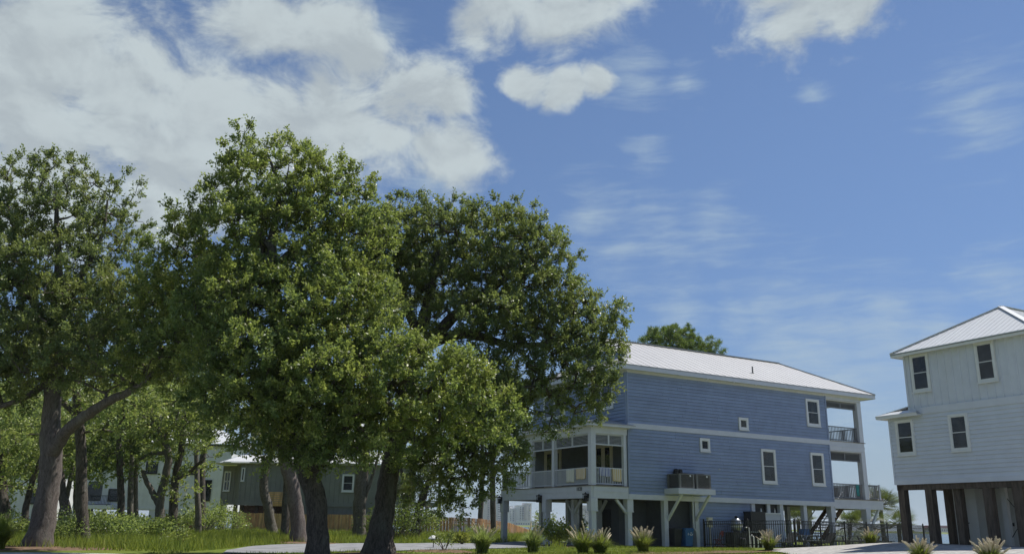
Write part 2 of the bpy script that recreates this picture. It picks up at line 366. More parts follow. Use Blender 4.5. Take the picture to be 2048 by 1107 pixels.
# ------------------------------------------------------------------ blue house on posts
def hip_ribs(parent, poly, mat_, spacing, w=.035, h=.014, first=.3):
    """raised seams running up a roof slope; poly[0]->poly[1] is the eave"""
    P = [Vector(p) for p in poly]; ex = (P[1] - P[0]); L = ex.length; ex.normalize()
    nrm = Vector((0, 0, 0))
    for i in range(len(P)): nrm += (P[i] - P[0]).cross(P[(i + 1) % len(P)] - P[0])
    nrm.normalize()
    if nrm.z < 0: nrm = -nrm
    ey = nrm.cross(ex)
    if ey.z < 0: ey = -ey
    q = [((p - P[0]).dot(ex), (p - P[0]).dot(ey)) for p in P]
    lo = min(a for a, b in q); hi = max(a for a, b in q); s = lo + first
    while s < hi - .05:
        ys_ = []
        for i in range(len(q)):
            (a, b), (c, d) = q[i], q[(i + 1) % len(q)]
            if (a - s) * (c - s) < 0: ys_.append(b + (d - b) * (s - a) / (c - a))
        ys_.sort()
        for k in range(0, len(ys_) - 1, 2):
            if ys_[k + 1] - ys_[k] > .15:
                a = P[0] + ex * s + ey * (ys_[k] + .02) + nrm * (h * .45); b = P[0] + ex * s + ey * (ys_[k + 1] - .06) + nrm * (h * .45)
                Geo().bar(a, b, w, h).obj('roof_seam', mat_, parent)
        s += spacing
def slope(parent, poly, mat_, spacing=.61, th=.05, seams=True):
    n = len(poly); v = list(poly) + [(x, y, z - th) for x, y, z in poly]
    o = Geo().add(v, [tuple(range(n)), tuple(range(2 * n - 1, n - 1, -1))] + [(i, n + i, n + (i + 1) % n, (i + 1) % n) for i in range(n)]).obj('roof_slope', mat_, parent)
    if seams: hip_ribs(o, poly, mat_, spacing)
    return o
def caps(parent, segs, mat_, w=.30):
    for a, b in segs:
        a = Vector(a) + Vector((0, 0, .035)); b = Vector(b) + Vector((0, 0, .035)); Geo().bar(a, b, w, .035).obj('ridge_cap', mat_, parent)
_wedge = {}
def siding(wall, s0, s1, z0, z1, ex, mat_, holes=()):
    """lap boards, each one a board with its lower edge proud, in the wall's own frame (x along, -y out)"""
    k = mat_.name
    if k not in _wedge:
        me = bpy.data.meshes.new('lap_board')
        me.from_pydata([(0, 0, 0), (1, 0, 0), (1, -.055, 0), (0, -.055, 0), (0, 0, 1.03), (1, 0, 1.03), (1, -.004, 1.03), (0, -.004, 1.03)], [],
                       [(0, 1, 2, 3), (4, 7, 6, 5), (0, 4, 5, 1), (3, 2, 6, 7), (0, 3, 7, 4), (1, 5, 6, 2)]); me.materials.append(mat_); me.update(); _wedge[k] = me
    n = max(1, round((z1 - z0) / ex)); e = (z1 - z0) / n
    for i in range(n):
        z = z0 + i * e; segs = [(s0, s1)]
        for (a, b, c, d) in holes:
            if c < z + e and d > z:
                ns = []
                for p, q in segs:
                    if b <= p or a >= q: ns.append((p, q)); continue
                    if a - p > .03: ns.append((p, a))
                    if q - b > .03: ns.append((b, q))
                segs = ns
        cut = []
        for p, q in segs:
            x = p
            while q - x > 5.5: l_ = random.uniform(2.6, 4.6); cut.append((x, x + l_ - .006)); x += l_
            cut.append((x, q))
        for p, q in cut: mobj('siding_board', _wedge[k], None, wall, (p, 0, z), scale=(q - p, 1, e))
def window(parent, loc, rz, s0, s1, z0, z1, trim=.11, frame=None, sash=None, style='hung', y=-.058):
    """trim surround, sashes and panes; local x along the wall, -y outwards"""
    frame = frame or M['window_white']; sash = sash or frame; g = Geo(); t = trim
    g.box((s0, y - .045, z0), (s0 + t, .0, z1)).box((s1 - t, y - .045, z0), (s1, .0, z1)).box((s0 + t, y - .045, z1 - t), (s1 - t, .0, z1)).box((s0 + t, y - .045, z0), (s1 - t, .0, z0 + t))
    w = g.obj('window', frame, parent, loc, rz)
    a, b, c, d = s0 + t, s1 - t, z0 + t, z1 - t
    piece('sill', frame, w, (s0 - .02, y - .08, z0 - .045), (s1 + .02, y - .002, z0 + .012))
    def pane(p, q, r_, s_, yy):
        f = .035; g = Geo()
        g.box((p, yy - .02, r_), (p + f, yy + .015, s_)).box((q - f, yy - .02, r_), (q, yy + .015, s_)).box((p + f, yy - .02, r_), (q - f, yy + .015, r_ + f)).box((p + f, yy - .02, s_ - f), (q - f, yy + .015, s_))
        g.obj('sash', sash, w); piece('pane', M['glass'], w, (p + f, yy - .004, r_ + f), (q - f, yy + .01, s_ - f))
    if style == 'hung':
        m = (c + d) / 2; pane(a, b, m - .02, d, y + .004); pane(a, b, c, m + .015, y - .016)
    elif style == 'pair':
        m = (a + b) / 2; pane(a, m - .03, c, d, y); pane(m + .03, b, c, d, y); piece('mullion', frame, w, (m - .03, y - .03, c), (m + .03, y + .012, d))
    elif style == 'grid':
        m = (a + b) / 2; h = (c + d) / 2
        for p, q in ((a, m - .02), (m + .02, b)):
            for r_, s_ in ((c, h - .015), (h + .015, d)): pane(p, q, r_, s_, y)
    else: pane(a, b, c, d, y)
    return w
def railing(parent, p, q, z0, z1, mat_, gap=.115, w=.035, top=.06):
    """top and bottom rails with single balusters between two points of the deck edge"""
    p = Vector((*p, 0)); q = Vector((*q, 0)); L = (q - p).length; rz = math.atan2(q.y - p.y, q.x - p.x)
    r = Geo().box((0, -top / 2, z1 - .06), (L, top / 2, z1)).box((0, -.025, z0 + .07), (L, .025, z0 + .13)).obj('railing', mat_, parent, tuple(p), rz)
    n = max(2, int(L / gap))
    for i in range(n):
        s = (i + .5) * L / n; piece('baluster', mat_, r, (s - w / 2, -w / 2, z0 + .13), (s + w / 2, w / 2, z1 - .06))
    return r
def louver(parent, p, q, z0, z1, mat_, n=7, mull=1):
    p = Vector((*p, 0)); q = Vector((*q, 0)); L = (q - p).length; rz = math.atan2(q.y - p.y, q.x - p.x); f = .07
    g = Geo().box((0, -.04, z0), (L, .04, z0 + f)).box((0, -.04, z1 - f), (L, .04, z1)).box((0, -.038, z0 + f), (f, .038, z1 - f)).box((L - f, -.038, z0 + f), (L, .038, z1 - f))
    cuts = [L * (i + 1) / (mull + 1) for i in range(mull)]
    for c in cuts: g.box((c - .05, -.042, z0 + f), (c + .05, .042, z1 - f))
    o = g.obj('louver_panel', mat_, parent, tuple(p), rz); ed = [f] + [v for c in cuts for v in (c - .05, c + .05)] + [L - f]
    for k in range(0, len(ed), 2):
        for i in range(n):
            z = z0 + f + (i + .5) * (z1 - z0 - 2 * f) / n; piece('slat', mat_, o, (ed[k], -.026, z - .007), (ed[k + 1], .026, z + .007), tilt=.3)
    piece('louver_gap_shade', M['porch_wall'], o, (f * .5, .045, z0 + f * .5), (L - f * .5, .06, z1 - f * .5))  # added dark sheet, stands in for the porch shade between the slats
    return o
def post(parent, x, y, z0, z1, mat_, w=.30, cap=None, name='post'):
    g = Geo().box((x - w / 2, y - w / 2, z0), (x + w / 2, y + w / 2, z1))
    if cap: c, zc = cap; g.box((x - c / 2, y - c / 2, zc), (x + c / 2, y + c / 2, z1 - .003)).box((x - c / 2 - .02, y - c / 2 - .02, zc - .05), (x + c / 2 + .02, y + c / 2 + .02, zc))
    return g.obj(name, mat_, parent)
def lantern(parent, x, y, z, rz):
    o = Geo().box((-.09, -.02, -.1), (.09, .0, .34)).box((-.13, -.30, .30), (.13, -.02, .36)).box((-.12, -.28, -.06), (.12, -.04, -.02)).lathe([(.09, 0), (.02, .08)], 4, (0, -.16, .36)).obj('wall_lantern', M['black'], parent, (x, y, z), rz)
    for sx in (-.105, .105):
        for sy in (-.265, -.055): piece('lantern_bar', M['black'], o, (sx - .012, sy - .012, -.02), (sx + .012, sy + .012, .30))
    Geo().box((-.07, -.23, -.02), (.07, -.09, .26)).obj('lantern_glass', M['glass'], o)

BO = (6.9344, 50.9797); BT = .51
house = empty('beach_house', (BO[0], BO[1], 0), BT, 'three-level blue lap-sided beach house on posts with white metal roof', 'house')
sb, tr = M['siding_blue'], M['trim']
LH, WH = 17.1, 10.72
ZB, ZS, ZE = 2.62, 2.91, 10.02
# walls with their lap boards
wa = Geo().box((0, .003, ZS), (LH, .16, ZE + .3)).obj('wall', sb, house)
for z0, z1 in ((ZS, 6.69), (6.99, ZE)): siding(wa, .1, LH - .1, z0, z1, .2, sb)
Geo().box((.0, -.075, 6.69), (LH, .003, 6.99)).obj('band_board', tr, house)
for s in (0, LH - .1):
    for z0, z1 in ((ZS, 6.69), (6.99, ZE)): piece('corner_board', sb, wa, (s, -.066, z0), (s + .1, .003, z1))
wf = Geo().box((.0, .003, ZS), (WH - .17, .16, ZE + .3)).obj('wall', sb, house, (0.0, WH, 0), -math.pi / 2)
siding(wf, .1, WH - .1, 7.2, ZE, .2, sb)
for s in (0, WH - .1): piece('corner_board', sb, wf, (s, -.066, 6.9), (s + .1, .003, ZE))
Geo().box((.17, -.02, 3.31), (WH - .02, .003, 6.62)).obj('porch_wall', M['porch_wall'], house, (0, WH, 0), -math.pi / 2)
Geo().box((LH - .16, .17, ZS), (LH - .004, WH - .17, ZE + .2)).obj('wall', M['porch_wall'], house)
wr = Geo().box((0, WH - .16, ZS), (LH, WH, ZE + .3)).obj('wall', sb, house)
Geo().box((.17, .17, ZB + .02), (LH - .17, WH - .17, ZS + .1)).obj('floor_deck', M['deck_wood'], house)
# main roof: hip at the back, gablet over a skirt at the front
ze, zr, e0, e1, v0, v1, ur = 10.42, 13.25, -.69, 21.75, -.5, WH + .5, WH / 2
g0 = 1.6; k = (zr - ze) / (ur - v0); zs_ = ze + (g0 - e0) * k; us = v0 + (g0 - e0)
roof = Geo().box((e0 + .12, v0 + .12, ze - .27), (e1 - .12, v1 - .12, ze - .215)).obj('roof', M['soffit'], house)
slope(roof, [(e0, v0, ze), (e1, v0, ze), (18.5, ur, zr), (g0 - .12, ur, zr), (g0 - .12, us - .12, zs_ - .12 * k)], M['roof'])
slope(roof, [(e1, v1, ze), (e0, v1, ze), (g0, v1 - (us - v0), zs_), (g0, ur, zr), (18.5, ur, zr)], M['roof'])
slope(roof, [(e1, v0, ze), (e1, v1, ze), (18.5, ur, zr)], M['roof'])
slope(roof, [(e0, v1, ze), (e0, v0, ze), (g0, us, zs_), (g0, v1 - (us - v0), zs_)], M['roof'])
gb = Geo().add([(g0 + .05, us, zs_ - .1), (g0 + .05, v1 - (us - v0), zs_ - .1), (g0 + .05, ur, zr - .12), (g0 + .25, us, zs_ - .1), (g0 + .25, v1 - (us - v0), zs_ - .1), (g0 + .25, ur, zr - .12)],
         [(0, 2, 1), (3, 4, 5), (0, 1, 4, 3), (1, 2, 5, 4), (2, 0, 3, 5)]).obj('gablet', sb, house)
caps(roof, [((g0 - .12, ur, zr), (18.5, ur, zr)), ((e0, v0, ze), (g0, us, zs_)), ((e1, v0, ze), (18.5, ur, zr)), ((e0, v1, ze), (g0, v1 - (us - v0), zs_))], M['roof'])
fs = Geo().box((e0 + .02, v0 + .02, ze - .30), (e1 - .02, v0 + .07, ze - .055)).box((e0 + .02, v1 - .07, ze - .30), (e1 - .02, v1 - .02, ze - .055))
fs.box((e0 + .02, v0 + .07, ze - .30), (e0 + .07, v1 - .07, ze - .055)).box((e1 - .07, v0 + .07, ze - .30), (e1 - .02, v1 - .07, ze - .055)).obj('fascia', M['trim'], house)
Geo().box((.02, -.05, ZE - .02), (20.55, .0, ZE + .19)).box((-.05, .0, ZE - .02), (.0, WH, ZE + .19)).obj('frieze_board', M['soffit'], house)
Geo().tube([(11.6, 1.2, ze + 1.7 * k - .05), (11.6, 1.2, ze + 1.7 * k + .45)], .05, 8).lathe([(.09, 0), (.03, .12)], 8, (11.6, 1.2, ze + 1.7 * k)).obj('vent_pipe', M['condenser'], house)
for t_ in (6.1, 8.3, 10.2): Geo().box((t_ - .05, -.42, ZE + .06), (t_ + .05, -.30, ZE + .16)).obj('soffit_light', M['window_white'], house)
# windows on the long side
for s0, s1, z0, z1, st in ((5.51, 6.31, 5.63, 6.44, 'one'), (8.84, 9.65, 7.17, 7.95, 'one'), (15.07, 16.34, 7.84, 9.67, 'hung'), (10.62, 11.88, 3.9, 6.06, 'hung'), (15.12, 16.35, 3.92, 6.07, 'hung')):
    window(house, (0, 0, 0), 0, s0, s1, z0, z1, .14, style=st)
# front, upper windows (x runs from the far corner towards the near one)
window(house, (0, WH, 0), -math.pi / 2, WH - 3.75, WH - 1.25, 7.98, 9.6, .13, style='pair')
window(house, (0, WH, 0), -math.pi / 2, WH - 9.3, WH - 6.6, 7.98, 9.6, .13, style='pair')
# doors onto the porch
def french_door(u0, u1):
    a, b = WH - u1, WH - u0; g = Geo().box((a, -.075, 3.31), (a + .13, -.0, 6.0)).box((b - .13, -.075, 3.31), (b, -.0, 6.0)).box((a + .13, -.075, 5.86), (b - .13, .0, 6.0))
    d = g.obj('door', M['door_cream'], house, (0, WH, 0), -math.pi / 2); m = (a + b) / 2
    for p, q in ((a + .13, m - .01), (m + .01, b - .13)):
        Geo().box((p, -.055, 3.34), (p + .17, -.021, 5.85)).box((q - .17, -.055, 3.34), (q, -.021, 5.85)).box((p + .17, -.055, 5.68), (q - .17, -.021, 5.85)).box((p + .17, -.055, 3.34), (q - .17, -.021, 3.62)).obj('door_leaf', M['door_cream'], d)
        piece('pane', M['glass'], d, (p + .17, -.04, 3.62), (q - .17, -.022, 5.68))
    piece('door_handle', M['steel'], d, (m + .05, -.09, 4.3), (m + .09, -.055, 4.5))
french_door(1.42, 3.4); french_door(7.1, 9.2)
# front porch
pf = -2.57
Geo().box((pf, .0, 3.16), (.0, WH - .2, 3.31)).obj('porch_deck', M['deck_wood'], house)
for a, b in (((pf - .05, -.02, ZB), (pf + .10, WH - .2, 3.28)), ((pf + .10, -.05, ZB), (-.02, .1, 3.28)), ((pf + .1, WH - .35, ZB), (0, WH - .2, 3.28))):
    Geo().box(a, b).obj('porch_beam', tr, house)
piece('beam_trim', tr, house, (pf - .075, .15, 2.98), (pf - .05, WH - .2, 3.05)); piece('beam_trim', tr, house, (pf + .1, -.075, 2.98), (-.05, -.05, 3.05))
piece('deck_edge', M['deck_wood'], house, (pf - .09, -.09, 3.28), (pf + .12, WH - .2, 3.33)); piece('deck_edge', M['deck_wood'], house, (pf + .12, -.09, 3.28), (.0, .12, 3.33))
us_ = [.13, 4.12, 6.78, WH - .35]
for i, u in enumerate(us_):
    post(house, pf + .13, u, 3.33, 6.5, tr, .26 if i else .32)
for i in range(3):
    a, b = us_[i + 1] - .13, us_[i] + .13
    louver(house, (pf + .13, a), (pf + .13, b), 5.56, 6.24, tr, 7); railing(house, (pf + .13, a), (pf + .13, b), 3.33, 4.34, tr)
post(house, -.16, .13, 3.33, 6.5, tr, .22)
louver(house, (pf + .29, .13), (-.27, .13), 5.6, 6.25, tr, 7); railing(house, (pf + .29, .13), (-.27, .13), 3.33, 4.34, tr)
louver(house, (pf + .29, WH - .35), (-.05, WH - .35), 5.6, 6.25, tr, 7); railing(house, (pf + .29, WH - .35), (-.05, WH - .35), 3.33, 4.34, tr)
Geo().box((pf - .02, -.02, 6.24), (pf + .28, WH - .2, 6.62)).box((pf + .28, -.02, 6.25), (-.03, .28, 6.62)).box((pf + .28, WH - .5, 6.25), (-.03, WH - .2, 6.62)).obj('porch_header', tr, house)
Geo().box((pf - .3, -.3, 6.60), (-.03, WH + .1, 6.66)).obj('porch_ceiling', M['storage_panel'], house)
x0, y0, zp = pf - .4, -.42, 6.80; rise = .74 / 2.97; zt = zp + rise * (-x0 - .004)
pr = Geo().box((x0 + .02, y0 + .02, 6.64), (x0 + .07, WH + .2, 6.76)).box((x0 + .07, y0 + .02, 6.64), (.30, y0 + .07, 6.76)).obj('porch_roof', M['trim'], house)
y1 = WH + .25; run = -x0 - .004
slope(pr, [(x0, y1, zp), (x0, y0, zp), (-.004, y0 + run, zt), (-.004, y1 - run, zt)], M['roof'])
slope(pr, [(x0, y0, zp), (-.004, y0, zp), (-.004, y0 + run, zt)], M['roof'])
slope(pr, [(-.002, y0, zp), (.34, y0, zp), (.34, -.05, zp + rise * (-.05 - y0)), (-.002, -.05, zp + rise * (-.05 - y0))], M['roof'], seams=False)
caps(pr, [((x0, y0, zp), (-.03, y0 + run - .03, zt))], M['roof'], .26)
# house number on the porch beam
def text(parent, s, size, loc, rot, mat_, name):
    c = bpy.data.curves.new(name, 'FONT'); c.body = s; c.size = size; c.extrude = .012; tmp = bpy.data.objects.new(name, c); COL.objects.link(tmp)
    bpy.context.view_layer.update(); me = bpy.data.meshes.new_from_object(tmp.evaluated_get(bpy.context.evaluated_depsgraph_get())); bpy.data.objects.remove(tmp)
    me.materials.clear(); return mobj(name, me, mat_, parent, loc, rot=rot)
for i, ch in enumerate('1121'): text(house, ch, .30, (pf - .088, 1.42 - i * .155, 3.03), (math.pi / 2, 0, -math.pi / 2), M['black'], 'house_number')
for u in (.30, 5.38, WH - .28): lantern(house, pf - .05, u, 2.50, -math.pi / 2)
# posts below
for t_, u in ((pf + .13, .14), (pf + .13, 5.0), (pf + .13, WH - .38)): post(house, t_, u, 0, ZB, tr, .32, (.44, 1.95))
for t_, u in ((.12, .2), (2.78, .2), (5.15, .2), (9.78, .2), (12.25, .2), (14.4, .2), (16.98, .2)): post(house, t_, u, 0, ZB, tr, .30, (.42, 1.95) if t_ in (.12, 16.98) else None)
for t_ in (.5, 3.6, 6.8, 10.0, 13.2, 16.6):
    for u in (3.7, 7.1, WH - .3): post(house, t_, u, 0, ZB + .02, tr, .28)
for t_, u in ((pf + .1, 3.9), (pf + .1, 7.2)): post(house, t_ + 1.3, u, 0, ZB, tr, .28)
for a, b in (((.5, 3.7, 1.75), (.5, 2.9, 2.6)), ((.5, 3.7, 1.75), (.5, 4.5, 2.6)), ((.12, .2, 1.7), (-.75, .2, 2.6)), ((-1.2, 3.9, 1.75), (-1.2, 3.1, 2.6)), ((-1.2, 3.9, 1.75), (-1.2, 4.7, 2.6))):
    Geo().bar(a, b, .14).obj('knee_brace', tr, house)
for a, b in (((.5, 7.1, .2), (3.6, 7.1, 2.4)), ((.5, 7.1, 2.4), (3.6, 7.1, .2)), ((3.6, WH - .3, .2), (6.8, WH - .3, 2.4)), ((3.6, WH - .3, 2.4), (6.8, WH - .3, .2))):
    Geo().bar(a, b, .02).obj('brace_cable', M['steel'], house)
Geo().box((-.02, -.075, ZB), (LH, .15, ZS)).box((.0, WH - .15, ZB), (LH, WH, ZS - .01)).obj('skirt_beam', tr, house)
# storage rooms under the floor
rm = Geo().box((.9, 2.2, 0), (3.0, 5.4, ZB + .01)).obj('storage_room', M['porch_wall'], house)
Geo().box((.86, 3.0, .05), (.895, 3.95, 2.1)).obj('storage_door', M['bin_dark'], house)
Geo().lathe([(.03, 0), (.03, .05)], 8, (.83, 3.1, 1.05)).obj('door_knob', M['steel'], house)
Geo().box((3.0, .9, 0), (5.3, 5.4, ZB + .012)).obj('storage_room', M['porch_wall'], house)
wl = Geo().box((5.3, .14, 0), (9.6, 3.4, ZB + .014)).obj('lower_wall', sb, house)
wl3 = bpy.data.objects.new('lower_wall', Geo().box((5.33, .0, .06), (9.58, .004, ZB - .02)).mesh('lower_wall')); wl3.data.materials.append(sb); link(wl3, house); wl3.location = (0, .115, 0)
siding(wl3, 5.34, 9.56, .05, ZB - .02, .2, sb)
# bar front with two small openings
wb = Geo().box((9.96, .10, 0), (12.1, .16, 2.02)).obj('bar_front', tr, house)
for i in range(12): piece('bead_board', tr, wb, (9.98 + i * .177, .088, .05), (10.13 + i * .177, .1, 1.97))
piece('bar_ledge', M['window_white'], house, (9.93, .02, 2.02), (12.12, .22, 2.09)); piece('mullion', tr, house, (11.0, .06, 2.09), (11.26, .16, ZB))
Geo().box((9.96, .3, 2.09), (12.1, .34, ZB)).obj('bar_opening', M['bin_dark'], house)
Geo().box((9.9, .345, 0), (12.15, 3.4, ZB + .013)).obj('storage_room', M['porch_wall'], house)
# condenser shelf on brackets
pw = 1.35
Geo().box((2.6, -pw, 2.98), (5.42, -.05, 3.30)).obj('condenser_shelf', tr, house)
for t_ in (2.92, 5.05): Geo().bar((t_, -pw + .12, 2.97), (t_, .1, 1.5), .13).obj('shelf_bracket', tr, house)
Geo().tube([(4.75, -.05, 2.95), (4.76, -.05, 1.1), (4.95, -.05, .85), (4.98, -.05, .0)], .045, 8).obj('drain_pipe', tr, house)
for t_ in (3.42, 3.74): Geo().lathe([(.13, 0), (.15, .05), (.15, .30), (.10, .36)], 12, (t_, -.2, 4.1)).obj('wall_fixture', M['black'], house)
Geo().lathe([(.07, 0), (.07, .03)], 10).obj('wall_spotlight', M['window_white'], house, (7.0, -.05, 4.6))
# back porches, two levels
bx1 = 20.62
for zf, zl0, zl1, zr0, zc in ((7.0, 9.27, 9.70, 8.02, 9.75), (3.14, 5.67, 6.25, 4.16, 6.27)):
    for u in (.13, WH - .13): 
        post(house, bx1 - .22, u, zf, zc + .05, tr, .40); louver(house, (LH + .05, u), (bx1 - .42, u), zl0, zl1, M['porch_grey'], 7)
        railing(house, (LH + .02, u), (bx1 - .42, u), zf, zr0, M['porch_grey'], .14)
    for u in (3.7, 7.1): post(house, bx1 - .2, u, zf, zc + .05, tr, .24)
    for a, b in ((.33, 3.58), (3.82, 6.98), (7.22, WH - .33)): railing(house, (bx1 - .2, a), (bx1 - .2, b), zf, zr0, M['porch_grey'], .14)
    Geo().box((LH, -.05, zc), (bx1, WH, zc + .10)).obj('porch_ceiling', M['storage_panel'], house)
Geo().box((LH, -.045, 6.37), (bx1, .25, 6.96)).box((bx1 - .3, .25, 6.37), (bx1, WH, 6.96)).obj('porch_beam', tr, house)
Geo().box((LH, .26, 6.75), (bx1 - .31, WH, 6.955)).obj('porch_deck', M['deck_wood'], house); piece('deck_edge', M['deck_wood'], house, (LH, -.1, 6.96), (bx1 + .1, WH, 7.005))
piece('beam_trim', tr, house, (LH, -.07, 6.60), (bx1 + .02, -.045, 6.68))
Geo().box((LH, -.045, 9.86), (bx1, .2, ZE - .03)).obj('porch_header', M['trim'], house)
Geo().box((LH + .0, -.045, 2.50), (22.0, .25, 3.10)).box((21.75, .25, 2.5), (22.0, WH, 3.1)).obj('porch_beam', tr, house); piece('beam_trim', tr, house, (LH, -.07, 2.80), (22.02, -.045, 2.86))
Geo().box((LH, .26, 2.9), (21.74, WH, 3.09)).obj('porch_deck', M['deck_wood'], house); piece('deck_edge', M['deck_wood'], house, (LH, -.1, 3.10), (22.08, WH, 3.15))
railing(house, (bx1, .13), (21.95, .13), 3.15, 4.16, M['porch_grey'], .14); railing(house, (21.95, .13), (21.95, WH), 3.15, 4.16, M['porch_grey'], .14); post(house, 21.95, .13, 3.15, 4.2, tr, .11)
for t_, u in ((bx1 - .25, .15), (bx1 - .25, 5.3), (bx1 - .25, WH - .2)): post(house, t_, u, 0, 2.55, tr, .34, (.46, 1.9))
Geo().bar((21.7, .15, 2.52), (20.5, .15, .9), .14).obj('knee_brace', tr, house)
st = Geo().bar((17.2, 1.6, .25), (20.2, 1.6, 3.0), .06, .3).bar((17.2, 2.9, .25), (20.2, 2.9, 3.0), .06, .3).obj('staircase', M['stair_wood'], house)
for i in range(14): piece('stair_tread', M['stair_wood'], st, (17.2 + i * .22, 1.63, .24 + i * .2), (17.48 + i * .22, 2.87, .29 + i * .2))
for u in (1.55, 2.95): Geo().bar((17.2, u, 1.2), (19.9, u, 3.7), .05).obj('handrail', tr, st)
s2 = Geo().bar((13.4, 4.2, .25), (16.2, 4.2, 2.8), .06, .28).bar((13.4, 5.4, .25), (16.2, 5.4, 2.8), .06, .28).obj('staircase', M['stair_wood'], house)
for i in range(12): piece('stair_tread', M['stair_wood'], s2, (13.4 + i * .23, 4.23, .24 + i * .21), (13.68 + i * .23, 5.37, .29 + i * .21))
railing(house, (13.2, 4.1), (16.4, 4.1), .9, 2.2, tr, .14)
def hworld(t, u, z):
    c, s = math.cos(BT), math.sin(BT); return (BO[0] + c * t - s * u, BO[1] + s * t + c * u, z)

# ------------------------------------------------------------------ things on and under the blue house
def condenser(t, u, z, label):
    o = empty('air_conditioner', hworld(t, u, z), BT, label, 'air conditioner', 'cooling units on the shelf of the blue house')
    w = .56; core = Geo().box((-w + .05, -w + .05, .05), (w - .05, w - .05, .78)).obj('core', M['condenser_dark'], o)
    Geo().box((-w, -w, 0), (w, w, .06)).box((-w, -w, .78), (w, w, .84)).obj('casing', M['condenser'], o)
    for sx in (-1, 1):
        for sy in (-1, 1): piece('corner_post', M['condenser'], o, (min(sx * w, sx * (w - .12)), min(sy * w, sy * (w - .12)), .06), (max(sx * w, sx * (w - .12)), max(sy * w, sy * (w - .12)), .78))
    for i in range(11):
        z = .1 + i * .062; piece('slat', M['condenser'], o, (-w + .12, -w + .01, z), (w - .12, -w + .035, z + .022)); piece('slat', M['condenser'], o, (-w + .01, -w + .12, z), (-w + .035, w - .12, z + .022))
    Geo().lathe([(.42, 0), (.44, .03), (.1, .05)], 16, (0, 0, .84)).obj('fan_guard', M['condenser_dark'], o)
    Geo().lathe([(.06, 0), (.06, .01)], 10).obj('badge', M['window_white'], o, (.25, -w - .003, .72)).rotation_euler = (math.pi / 2, 0, 0)
condenser(3.34, -.70, 3.302, 'grey slatted air conditioner on the shelf, below the twin black wall fixtures')
condenser(4.62, -.70, 3.302, 'grey slatted air conditioner at the window end of the white shelf')
def towel(p, q, ztop, drop, mat_, label, seed):
    """cloth folded over a rail from p to q (house coordinates)"""
    r = random.Random(seed); px, py = p; L = math.hypot(q[0] - px, q[1] - py); rz = math.atan2(q[1] - py, q[0] - px); n, m = 14, 10; g = Geo(); V = []; F = []
    for i in range(n + 1):
        s = L * i / n
        for j in range(2 * m + 1):
            a = (j - m) / m; side = -1 if a < 0 else 1; h = abs(a); dd = drop * (1 if side < 0 else .7)
            fold = .018 * math.sin(s * 16 + seed) * h + .012 * math.sin(s * 37 + 2 * seed) * h * h
            V.append((s + .03 * h * math.sin(seed + side), side * (.042 + .012 * h) + fold if h > .02 else 0, ztop + .008 - dd * h - .02 * h * math.sin(s * 9 + seed)))
    w = 2 * m + 1
    for i in range(n):
        for j in range(2 * m): F.append((i * w + j, (i + 1) * w + j, (i + 1) * w + j + 1, i * w + j + 1))
    me = bpy.data.meshes.new('towel'); me.from_pydata(V, [], F); me.update(); me.shade_smooth()
    o = mobj('towel', me, mat_, None, hworld(px, py, 0), rz + BT); so = o.modifiers.new('thick', 'SOLIDIFY'); so.thickness = .012
    return tag(o, label, 'towel', 'towels drying on the porch rail')
fx = pf + .13
towel((fx, 2.78), (fx, 1.92), 4.34, .80, M['towel_pale'], 'plain pale greenish towel hung over the front porch rail beside the pillar', 1)
towel((fx, 1.72), (fx, .72), 4.34, .66, M['towel_yellow'], 'cream and tan striped towel over the front rail above the house number', 2)
towel((-1.98, .13), (-1.22, .13), 4.34, .52, M['towel_blue'], 'blue and white striped towel over the porch side rail', 3)
towel((-1.05, .13), (-.38, .13), 4.34, .76, M['towel_yellow'], 'yellow and cream striped towel over the porch side rail by the wall', 4)
towel((19.55, .13), (19.85, .13), 4.16, .8, M['teal'], 'teal towel hanging on the back deck rail', 5)
def bin_(t, u, rz, mat_, label):
    o = empty('wheeled_bin', hworld(t, u, 0), BT + rz, label, 'bin', 'bins in the bay under the shelf')
    g = Geo(); v = [(-.25, -.28, .06), (.25, -.28, .06), (.25, .28, .06), (-.25, .28, .06), (-.31, -.36, 1.0), (.31, -.36, 1.0), (.31, .36, 1.0), (-.31, .36, 1.0)]
    g.add(v, [(3, 2, 1, 0), (4, 5, 6, 7), (0, 1, 5, 4), (1, 2, 6, 5), (2, 3, 7, 6), (3, 0, 4, 7)]).box((-.335, -.385, .94), (.335, .385, 1.0)).obj('body', mat_, o)
    Geo().box((-.33, -.39, 1.0), (.33, .36, 1.04)).box((-.29, -.33, 1.04), (.29, .3, 1.075)).obj('lid', mat_, o); Geo().tube([(-.22, .42, .96), (.22, .42, .96)], .02, 6).obj('handle', mat_, o)
    for s in (-.27, .27): Geo().tube([(s - .03, .26, .12), (s + .03, .26, .12)], .12, 12).obj('wheel', M['bin_dark'], o)
    return o
b1 = bin_(4.05, -.12, 0, M['bin_blue'], 'blue wheeled bin with white recycling marks'); bin_(3.32, .05, .1, M['bin_dark'], 'charcoal wheeled bin beside the blue bin')
for k in range(3):   # chasing arrows on the bin front, built as small plates
    a = math.radians(90 + 120 * k); c = (.12 + .07 * math.cos(a), -.352, .74 + .07 * math.sin(a)); dx, dz = -math.sin(a) * .055, math.cos(a) * .055
    Geo().bar((c[0] - dx, c[1] + .0, c[2] - dz), (c[0] + dx, c[1], c[2] + dz), .035, .035).obj('recycling_mark', M['window_white'], b1)
    Geo().bar((-.12, -.35, .69 + k * .045), (-.07, -.352, .71 + k * .045), .03, .02).obj('recycling_mark', M['window_white'], b1)
